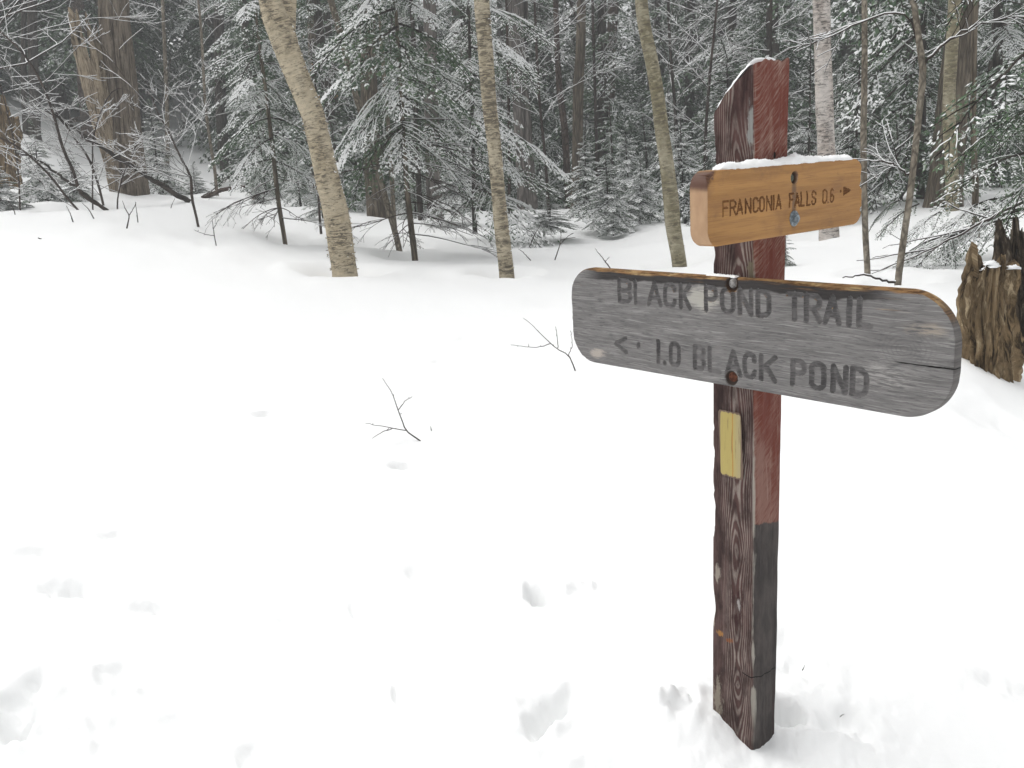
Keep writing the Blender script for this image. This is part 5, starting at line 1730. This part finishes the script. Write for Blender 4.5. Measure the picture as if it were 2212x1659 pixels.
bare_tree('tree', 'thin dark stem right behind the dark stemmed hemlock', 'tree',
          zB((1178, 1205, 34), (1165, 1000, 32), (1155, 800, 30), (1150, 500, 28)), 16.5, M_DARKBARK, 3, .7, 310, .5, up_to=7)
bare_tree('tree', 'dark trunk at the top edge between the leaning birch and the thin leaning stem', 'tree',
          zB((560, 1180, 50), (552, 800, 46), (546, 400, 48), (540, 160, 48), (538, 0, 50), (535, -150, 50)), 22.0, M_BROWNBARK, 3, .8, 311, .5, up_to=9)
bare_tree('tree', 'slimmer of the two dark trunks on the snowy hillside at far left', 'tree', zA((152, 772, 34), (142, 560, 32), (140, 400, 32), (140, 150, 30), (138, -80, 30)), 27.0, M_DARKBARK, 4, 1.2, 312, .5, up_to=12)
bare_tree('tree', 'thicker of the two dark trunks on the snowy hillside at far left', 'tree', zA((203, 765, 68), (206, 560, 60), (196, 380, 56), (190, 150, 54), (186, -80, 52)), 26.8, M_DARKBARK, 5, 1.2, 313, .5, up_to=12)
bare_tree('tree', 'dark trunk on the hillside right of the snag, left of the capped hemlock', 'tree', zA((1328, 985, 74), (1310, 850, 66), (1298, 600, 62), (1290, 300, 60), (1284, 0, 58), (1280, -150, 58)), 26.0, M_DARKBARK, 5, 1.2, 314, .5, up_to=12)
bare_tree('sapling', 'thin grey stem leaning on the hillside gap right of the snag', 'sapling', zA((1274, 1125, 20), (1262, 1000, 19), (1235, 830, 18), (1208, 620, 17), (1192, 350, 16), (1180, 150, 15), (1165, 0, 14), (1150, -150, 13)), 19.0, M_SAPBARK, 16, 1.6, 315, .3, 2, 1.2)
bare_tree('sapling', 'dark bent sapling standing alone in the snow right of the snag', 'sapling',
          zA((1165, 1328, 15), (1148, 1250, 15), (1128, 1160, 17), (1122, 1045, 15), (1075, 950, 13), (1030, 860, 12), (985, 760, 10), (930, 670, 8), (890, 560, 6)), 13.0, M_TWIG, 12, 1.15, 316, .35, 2, 1.3)
bare_tree('sapling', 'snow lined sapling bent across the far left, in front of the dark trunks', 'sapling',
          zA((625, 1238, 14), (540, 1185, 16), (470, 1130, 18), (432, 1010, 18), (370, 870, 17), (310, 660, 15), (240, 480, 13), (140, 320, 11), (0, 185, 9), (-120, 90, 7)), 14.5, M_TWIG, 9, 1.6, 317, .35, 2, 1.4)
bare_tree('sapling', 'dark leaning twiggy sapling in the brush left of the snag', 'sapling',
          zA((605, 1195, 13), (570, 1060, 14), (520, 930, 13), (450, 830, 12), (390, 740, 10), (330, 660, 8)), 15.5, M_TWIG, 12, 1.0, 318, .3, 2, 1.2)
bare_tree('sapling', 'low snow lined stem reaching in from the far left edge', 'sapling',
          zA((480, 1265, 12), (400, 1170, 13), (300, 1040, 13), (200, 940, 12), (100, 860, 11), (0, 810, 9), (-100, 780, 7)), 14.0, M_TWIG, 11, 1.0, 319, .2, 2, 1.5)
bare_tree('sapling', 'whippy sapling crossing in front of the snag trunk', 'sapling',
          zA((545, 1215, 9), (545, 1000, 8), (548, 820, 8), (600, 640, 7), (670, 530, 6), (740, 525, 4)), 15.0, M_TWIG, 7, .7, 320, .3, 2, 1.4)
bare_tree('sapling', 'bare shrub of fine snow lined twigs over the left end of the crest', 'sapling',
          zA((120, 1250, 10), (110, 1050, 10), (85, 850, 9), (40, 650, 8), (-10, 450, 7)), 15.0, M_TWIG, 6, 1.1, 321, .3, 2, 1.4)
bare_tree('sapling', 'bare shrub of frosted twigs spreading in front of the snag foot', 'sapling',
          zA((690, 1210, 9), (700, 1120, 8), (735, 1000, 7), (790, 880, 6), (830, 760, 5)), 15.2, M_TWIG, 7, .8, 322, .15, 2, 1.4)
bare_tree('tree', 'overhanging bare tree with snow lined limbs at the upper left corner', 'tree',
          zA((-160, 1100, 50), (-140, 700, 46), (-110, 300, 42), (-90, 0, 38), (-80, -200, 34)), 15.5, M_SAPBARK, 8, 2.6, 323, .45, 2, 1.5, spread=(40, 80), dirs=(1.4, .8))
bare_tree('tree', 'bare tree with snow lined limbs spreading behind the top of the snag', 'tree',
          zA((980, 1120, 26), (985, 800, 24), (975, 450, 22), (960, 100, 20), (950, -150, 18)), 21.0, M_SAPBARK, 6, 1.6, 324, .4, 2, 1.3)
bare_tree('tree', 'bare thin tree with frosted twigs behind the middle birch', 'tree',
          zC((410, 1150, 18), (412, 900, 17), (408, 600, 17), (402, 300, 16), (395, 0, 15), (390, -150, 15)), 16.0, M_TWIG, 9, 1.3, 325, .35, 2, 1.4)
bare_tree('tree', 'bare thin tree with frosted twigs left of the straight brown trunk', 'tree',
          zC((640, 1180, 18), (620, 900, 17), (590, 600, 16), (570, 250, 15), (560, 0, 14), (550, -150, 13)), 17.5, M_TWIG, 14, 1.6, 326, .35, 2, 1.4)
bare_tree('tree', 'bare thin tree with frosted twigs right of the straight brown trunk', 'tree',
          zC((930, 1150, 20), (925, 900, 19), (915, 500, 18), (905, 200, 17), (900, -100, 16)), 21.0, M_TWIG, 13, 1.7, 327, .4, 2, 1.5)
bare_tree('tree', 'bare tree with frosted twigs just right of the olive birch top', 'tree',
          zC((1420, 1120, 20), (1400, 800, 19), (1370, 450, 18), (1350, 150, 17), (1345, -100, 16)), 17.0, M_DARKBARK, 15, 1.6, 328, .35, 2, 1.5)
bare_tree('tree', 'dark thin tree with frosted twigs beside the signpost top, on its left', 'tree',
          zC((1560, 1100, 18), (1565, 800, 17), (1590, 450, 16), (1620, 150, 14), (1640, -50, 12)), 15.0, M_TWIG, 12, 1.2, 329, .35, 2, 1.4)
bare_tree('birch_tree', 'white paper birch with black scars right behind the signpost', 'birch',
          zD((448, 1388, 116), (442, 1200, 110), (432, 880, 100), (420, 600, 104), (410, 300, 96), (405, 100, 98), (400, -100, 98)), 12.4, M_PBIRCH, 3, .9, 330, .7, up_to=8, sides=24)
bare_tree('sapling', 'straight slim grey sapling at the right end of the amber board', 'sapling',
          zD((673, 1612, 37), (662, 1400, 37), (655, 1200, 36), (652, 1000, 35), (650, 800, 36), (654, 550, 36), (656, 300, 34), (655, 0, 32), (654, -150, 32)), 7.6, M_SAPBARK, 5, .7, 331, .55, 2, 1.0, up_to=5.5)
bare_tree('sapling', 'slim curved sapling with peeling brown bark rising behind the right half of the grey board', 'sapling',
          zD((852, 1665, 40), (872, 1500, 40), (893, 1350, 38), (918, 1180, 38), (940, 1010, 38), (962, 800, 38), (984, 600, 38), (1000, 430, 42), (988, 320, 40), (968, 180, 36), (948, 30, 34), (935, -120, 32)), 7.0, M_SAPBARK, 4, .6, 332, .6, 2, 1.0, up_to=5.0)
def side_limb():
    """snow covered limb leaving the curved sapling to the upper right"""
    root = [o for o in COL.objects if o.get('label', '').startswith('slim curved sapling')][0]
    o = np.array(root.location)
    B, S = Acc(), Acc()
    R = RS(77)
    for pts, r0 in ((zD((1008, 375, 1), (1080, 300, 1), (1150, 240, 1), (1250, 180, 1), (1380, 125, 1), (1470, 105, 1)), .011), (zD((948, 1040, 1), (880, 1010, 1), (800, 960, 1), (690, 950, 1)), .009),
                    (zD((985, 300, 1), (930, 130, 1), (850, 70, 1), (700, 110, 1), (520, 190, 1), (380, 240, 1), (240, 300, 1)), .007)):
        P = resample(np.array([px_at(a, b, 7.0) for a, b, c in pts]), 16)
        P[:, 2] += R.normal(0, .006, 16); P[1:, :2] += R.normal(0, .006, (15, 2))
        twig_line(B, S, P, r0, .003, 5, 1.0)
        for k in range(9):
            i = R.randint(4, 15)
            d = unit(P[i] - P[i - 1]) + R.normal(0, .6, 3)
            grow(B, S, P[i], d, R.uniform(.12, .4), .0035, 1, R, .3, .05, 3, .5, 1.0)
    B.build('limbs', M_TWIG, root, o)
    S.build('snow_cover', M_SNOW, root, o)
side_limb()
bare_tree('tree', 'massive shaggy brown trunk flaring at its foot, back right', 'tree',
          zD((1110, 1240, 230), (1120, 1150, 205), (1135, 1000, 188), (1160, 750, 176), (1190, 450, 168), (1225, 150, 160), (1245, -100, 155)), 14.2, M_BROWNBARK, 3, 1.0, 333, .6, up_to=9, sides=30, rough=.10)
bare_tree('birch_tree', 'pale mossy birch standing directly in front of the shaggy brown trunk', 'birch',
          zD((1172, 1215, 74), (1168, 1000, 74), (1152, 700, 72), (1160, 400, 70), (1178, 150, 70), (1186, 0, 68), (1190, -150, 66)), 13.4, M_GBIRCH, 3, .8, 334, .6, up_to=8)
bare_tree('tree', 'slender dark trunk deep behind the post top, between firs', 'tree',
          zD((100, 900, 22), (102, 500, 20), (105, 200, 18), (106, -50, 16)), 15.5, M_DARKBARK, 8, .9, 335, .3, 2, 1.2)
bare_tree('tree', 'short brown trunk stub beneath the frosted boughs back right', 'tree',
          zD((1310, 1335, 44), (1305, 1250, 40), (1308, 1100, 36), (1300, 900, 34), (1296, 600, 32)), 10.5, M_BROWNBARK, 3, .6, 336, .5, up_to=5)

def _pole(lbl, pts, dist, r0, r1, seed, tw=3, mat=M_DARKBARK):
    stick('fallen_pole', lbl, 'pole', [(x * S1, y * S1) for x, y in pts], dist, r0, r1, mat, 1.6, 8, 24, .008, tw, seed)
_pole('long dark pole leaning down to the right across the snag', [(1115, 1188), (1000, 1120), (820, 1005), (640, 890), (500, 800), (360, 705), (262, 645)], 15.2, .040, .020, 3)
_pole('dark pole sloping down to the right left of the snag foot', [(635, 1240), (530, 1165), (440, 1095), (320, 1010), (210, 930), (100, 900)], 14.6, .026, .012, 4)
_pole('snow topped log lying on the hillside left of the snag', [(570, 690), (520, 694), (440, 706), (400, 712)], 24.0, .07, .05, 5, 0)
_pole('broken log end lying past the crest right of the snag', [(1190, 1168), (1250, 1140), (1330, 1110), (1440, 1095)], 18.5, .05, .025, 6, 2, M_REDBARK)
stick('fallen_branch', 'crooked snow dusted branch lying behind the right part of the grey board', 'branch', [(1935, 610), (1905, 604), (1882, 597), (1862, 593), (1848, 597), (1820, 600)], 6.9, .010, .004, M_TWIG, .8, 6, 18, .003)

def twig_thing(label, lines, dist, r=.004, mat=M_TWIG):
    o = px_at(lines[0][0][0], lines[0][0][1], dist)
    root = thing('twig', label, 'twig', o)
    B = Acc()
    R = RS(int(lines[0][0][0]))
    for k, ln in enumerate(lines):
        sm = len(lines) == 1 and r < .0035
        P = resample(np.array([px_at(x, y, dist - .015 * j * (1 if k % 2 else -1)) for j, (x, y) in enumerate(ln)]), 12)
        if k == 0 and not sm:
            P = np.vstack([P[0] - unit(P[1] - P[0]) * .05, P])
        P[1:] += R.normal(0, .0012 * (not sm), (len(P) - 1, 3))
        tube(B, P, np.linspace(r if k == 0 else r * .6, r * .3, len(P)), 5, True)
        for i in range(3, 3 if sm else len(P) - 1, 3):        # buds
            tube(B, [P[i], P[i] + R.normal(0, .006, 3) + [0, 0, .006]], [r * .5, r * .2], 4, True)
    B.build('stem', mat, root, o)
def gd(px, py):
    p = px_ground(px, py)
    return math.hypot(p[0], p[1])
twig_thing('forked dark twig poking out of the open snow, left of the signpost', [[(906, 952), (878, 930), (868, 908), (860, 885), (852, 862), (843, 842), (826, 818)], [(878, 930), (848, 925), (820, 920), (790, 914)], [(848, 925), (825, 934), (804, 947)], [(860, 885), (876, 866), (890, 857)]], gd(906, 952), .0042)
twig_thing('thin forked twig at the left end of the grey board', [[(1243, 802), (1228, 768), (1205, 755), (1190, 742), (1165, 718), (1148, 700), (1130, 687)], [(1228, 768), (1236, 745), (1233, 714)], [(1190, 742), (1160, 750), (1130, 748), (1103, 745)], [(1205, 752), (1204, 725), (1200, 705)]], gd(1243, 802), .0045)
twig_thing('tiny sliver of twig right of the forked twig', [[(932, 931), (931, 926), (930, 920)]], gd(932, 931), .003)
twig_thing('tiny curved twig on the snow under the grey board', [[(1763, 886), (1767, 880), (1772, 878), (1779, 879)]], gd(1766, 886), .002)
k_ = 900 / 1659.0 / 1.4756
def _c(*p):
    return [(1400 / 1.4756 + x * k_, y * k_) for x, y in p]
twig_thing('bare twig standing in the snow right of the middle birch', [_c((685, 1512), (708, 1440), (716, 1390), (712, 1350)), _c((708, 1440), (760, 1385), (790, 1370)), _c((714, 1410), (740, 1405), (800, 1395))], 11.5, .008)
twig_thing('short bent twig in the snow beside the low firs', [_c((538, 1432), (560, 1380), (590, 1330), (600, 1290)), _c((560, 1380), (540, 1350))], 12.5, .008)
twig_thing('twig slanting over the left end of the grey board top', [_c((985, 1550), (955, 1510), (915, 1460)), _c((975, 1538), (1000, 1510))], 8.6, .006)
twig_thing('thin slanting twig at the foot of the middle birch', [_c((520, 1512), (490, 1480), (465, 1462))], 10.5, .006)
def _a(*p):
    return [(x * S1, y * S1) for x, y in p]
twig_thing('forked twig in the snow below the snag', [_a((750, 1318), (758, 1268), (735, 1225), (720, 1180)), _a((758, 1268), (785, 1225), (800, 1190))], 12.0, .009)
twig_thing('upright thin twig in the snow right of the bent sapling', [_a((1268, 1428), (1258, 1370), (1250, 1310), (1245, 1270)), _a((1258, 1385), (1200, 1375), (1140, 1352)), _a((1255, 1345), (1285, 1290))], 11.5, .007)
twig_thing('thin twig in the snow left of the bent sapling', [_a((1000, 1242), (1012, 1200), (1030, 1165))], 14.5, .007)
twig_thing('leaning twig in the snow under the long pole', [_a((808, 1284), (800, 1220), (795, 1185))], 13.0, .007)
twig_thing('small twig at the crest below the low snow lined stem', [_a((428, 1302), (415, 1260), (390, 1210))], 12.8, .008)
twig_thing('small leaning twig at the snow line, far left', [_a((92, 1280), (80, 1230), (50, 1180))], 13.5, .008)
twig_thing('twig leaning right at the crest left of the snag', [_a((552, 1285), (520, 1230), (480, 1190))], 13.0, .008)
twig_thing('little needle like twig lying on the open snow at far left', [_a((245, 1405), (255, 1408), (268, 1413))], gd(92, 518), .006)
twig_thing('speck of bark on the snow right of the post foot', [[(1733, 1448), (1736, 1443), (1738, 1437)]], gd(1735, 1448), .0016)
twig_thing('dry sliver in the hollow right of the post foot', [[(1815, 1548), (1820, 1544), (1826, 1543)]], gd(1820, 1548), .0012)

# a young beech holding a few dead leaves behind the leaning birch
rb, Qb = bare_tree('sapling', 'slender sapling holding a few withered orange leaves behind the leaning birch', 'sapling',
                   zB((585, 1230, 14), (575, 1000, 13), (568, 800, 12), (565, 520, 11), (545, 350, 9), (525, 200, 7)), 14.0, M_TWIG, 12, .9, 340, .3, 2, 1.2)
def leaves():
    R = RS(5)
    me = None
    for x, y in ((540, 372), (548, 395), (537, 410), (690, 555), (680, 566), (752, 850), (760, 858), (590, 1225), (205, 1165), (492, 210), (585, 560), (700, 520)):
        p = px_at(*zB((x, y, 1))[0][:2], 13.6)
        a = R.uniform(.03, .045)
        V = np.array([[0, 0, 0], [.35, .18, .03], [1, 0, -.06], [.35, -.18, .03], [.7, .14, .0], [.7, -.14, 0]]) * a
        if me is None:
            me = new_mesh('leaf', V, [np.array([[0, 3, 1]]), np.array([[1, 3, 5, 4]]), np.array([[4, 5, 2]])], M_LEAF)
        o = add_obj('leaf', me, rb, p - np.array(rb.location))
        o.rotation_euler = (R.uniform(-1, 1), R.uniform(.6, 1.6), R.uniform(0, 6))
leaves()

# ----------------------------------------------------------------------------
# the dense forest behind: copies of a few grown trees
# ----------------------------------------------------------------------------
def forest_proto(seed, h, z0, L, nb, protos, prof=None):
    R = RS(seed)
    path = np.array([[0, 0, -.5], [0, 0, 0], [R.normal(0, .05), R.normal(0, .05), h * .5], [R.normal(0, .1), R.normal(0, .1), h]])
    A = Acc()
    Q = trunk_mesh(A, path, np.array([.13, .12, .08, .015]) * (h / 9), 9, .5, .06, seed)
    cr = Crown()
    conifer_crown(cr, Q[:, :3], z0, h, prof or (lambda t: L * (1.0 - .82 * t)), nb, protos, R, -.38, .30, False)
    return (A.mesh('trunk', M_DARKBARK), cr.nd.mesh('crown', M_NEEDLE, (0, 0, 0), False), cr.sn.mesh('snow_cover', M_SNOW))
LOWP = [forest_proto(400 + k, 8.5 + k * .5, .45, 1.75 + .15 * (k % 3), 66, FARP + FARG[:1]) for k in range(4)]
DARKP = [forest_proto(420 + k, 10.0, .8, 2.0, 72, FARG + FARP[:1]) for k in range(2)]
TALLP = [forest_proto(440 + k, 13.0, 1.7, 2.6, 78, FARG + FARP[:1], lambda t: 2.7 * (1 - .75 * t) * min(1, .55 + 2.5 * t)) for k in range(2)]
YOUNGP = [forest_proto(460 + k, 3.2, .15, 1.05, 50, FARP) for k in range(2)]

def place_tree(protos, k, x, y, s, rz, label, name, cat, group, zoff=-.1, tilt=(0, 0)):
    z = gz(x, y)
    root = thing(name, label, cat, (x, y, z + zoff), rz, group)
    root.rotation_euler = (tilt[0], tilt[1], rz)
    root.scale = (s, s, s * 1.0)
    for nm, me in zip(('trunk', 'crown', 'snow_cover'), protos[k]):
        add_obj(nm, me, root)
def px_az(px, dist):
    p = px_at(px, 420, dist)
    return p[0], p[1]

def forest():
    R = RS(99)
    placed = []
    def ok(x, y, dmin):
        return all((x - a) ** 2 + (y - b) ** 2 > dmin ** 2 for a, b in placed)
    lab = 'snow dusted conifer in the dense forest beyond the clearing'
    grp = 'conifers of the dense forest'
    n = 0
    tries = 0
    while n < 142 and tries < 8000:
        tries += 1
        px = R.uniform(-250, 2450) if n < 120 else R.uniform(-200, 620)
        d = 20.5 + 25 * R.rand() ** 1.25 if n < 120 else R.uniform(31, 45)
        x, y = px_az(px, d)
        left = px < 560
        if left:
            if d < 30 or (365 < px < 490) or R.rand() < .35:
                continue
            if 20 < px < 60 and d < 33:
                continue
        elif px < 660 and d < 23:
            continue
        if 1085 < px < 1260 and d < 22.5:
            continue
        if px > 1950 and d < 17:
            continue
        if 1180 < px < 1400 and d > 25 and R.rand() < .6:
            continue
        if not ok(x, y, 1.7):
            continue
        placed.append((x, y))
        s = R.uniform(.8, 1.2)
        u = R.rand()
        if left:
            P, k = (TALLP, R.randint(2)) if u < .75 else (DARKP, R.randint(2))
        elif d < 25:
            P, k = (LOWP, R.randint(4)) if u < .85 else (DARKP, R.randint(2))
        else:
            P, k = (LOWP, R.randint(4)) if u < .55 else ((DARKP, R.randint(2)) if u < .8 else (TALLP, R.randint(2)))
        place_tree(P, k, x, y, s, R.uniform(0, 6.283), lab, 'conifer_tree', 'conifer', grp, tilt=(R.normal(0, .02), R.normal(0, .02)))
        n += 1
    # undergrowth of young firs at the forest edge
    lab2 = 'young frosted fir among the undergrowth at the forest edge'
    m = 0
    tries = 0
    while m < 34 and tries < 2000:
        tries += 1
        px = R.uniform(560, 2250)
        d = R.uniform(17.5, 25)
        x, y = px_az(px, d)
        if 1050 < px < 1300 and d < 20.5 or not ok(x, y, 1.1):
            continue
        placed.append((x, y))
        place_tree(YOUNGP, R.randint(2), x, y, R.uniform(.45, .95), R.uniform(0, 6.283), lab2, 'fir_sapling', 'fir', 'young firs at the forest edge', -.05)
        m += 1
    # bare trunks further in
    lab3 = 'bare dark trunk deep in the dense forest'
    protos = []
    for k in range(4):
        A = Acc()
        Rk = RS(500 + k)
        P = np.array([[0, 0, -.6], [0, 0, 0], [Rk.normal(0, .12), Rk.normal(0, .12), 5], [Rk.normal(0, .3), Rk.normal(0, .3), 12]])
        trunk_mesh(A, P, np.array([.17, .15, .125, .07]), 12, .35, .07, 500 + k)
        B, S = Acc(), Acc()
        for q in range(9):
            az = Rk.uniform(0, 6.28)
            grow(B, S, [0, 0, Rk.uniform(1.5, 9)], np.array([math.cos(az), math.sin(az), .25]), Rk.uniform(.8, 2.0), .016, 2, Rk, .35, .05, 4, .5, 1.4, 0, .004)
        protos.append((A.mesh('trunk', [M_DARKBARK, M_REDBARK, M_BROWNBARK, M_GREYBARK][k]), B.mesh('branches', M_TWIG), S.mesh('snow_cover', M_SNOW)))
    m = 0
    while m < 44:
        px = R.uniform(-100, 2300)
        d = R.uniform(21, 40)
        if px < 560 and d < 28 or 300 < px < 470 and d < 36:
            continue
        x, y = px_az(px, d)
        if not ok(x, y, .7):
            continue
        placed.append((x, y))
        k = R.randint(4)
        root = thing('bare_tree', lab3, 'tree', (x, y, gz(x, y)), R.uniform(0, 6.283), 'bare trunks deep in the forest')
        root.rotation_euler = (R.normal(0, .03), R.normal(0, .03), R.uniform(0, 6.283))
        s = R.uniform(.55, 1.5)
        root.scale = (s, s, 1.0)
        for nm, me in zip(('trunk', 'branches', 'snow_cover'), protos[k]):
            add_obj(nm, me, root)
        m += 1
forest()
# ----------------------------------------------------------------------------
# the air: snow falling far off softens the deep forest
# ----------------------------------------------------------------------------
def haze():
    lo, hi = np.array([-98., -98., -2.5]), np.array([98., 98., 23.5])
    c = np.array([[x, y, z] for x in (0, 1) for y in (0, 1) for z in (0, 1)]) * (hi - lo) + lo
    q = [[0, 1, 3, 2], [4, 6, 7, 5], [0, 4, 5, 1], [2, 3, 7, 6], [0, 2, 6, 4], [1, 5, 7, 3]]
    m = bpy.data.materials.new('snowy_air')
    m.use_nodes = True
    t = m.node_tree
    t.nodes.clear()
    out = t.nodes.new('ShaderNodeOutputMaterial')
    v = t.nodes.new('ShaderNodeVolumePrincipled')
    v.inputs['Color'].default_value = (.93, .95, .96, 1)
    v.inputs['Density'].default_value = HAZE
    t.links.new(v.outputs[0], out.inputs['Volume'])
    o = add_obj('haze', new_mesh('haze', c, [np.array(q)], m, smooth_shade=False))
    o['kind'] = 'stuff'
HAZE = 0.0075
haze()
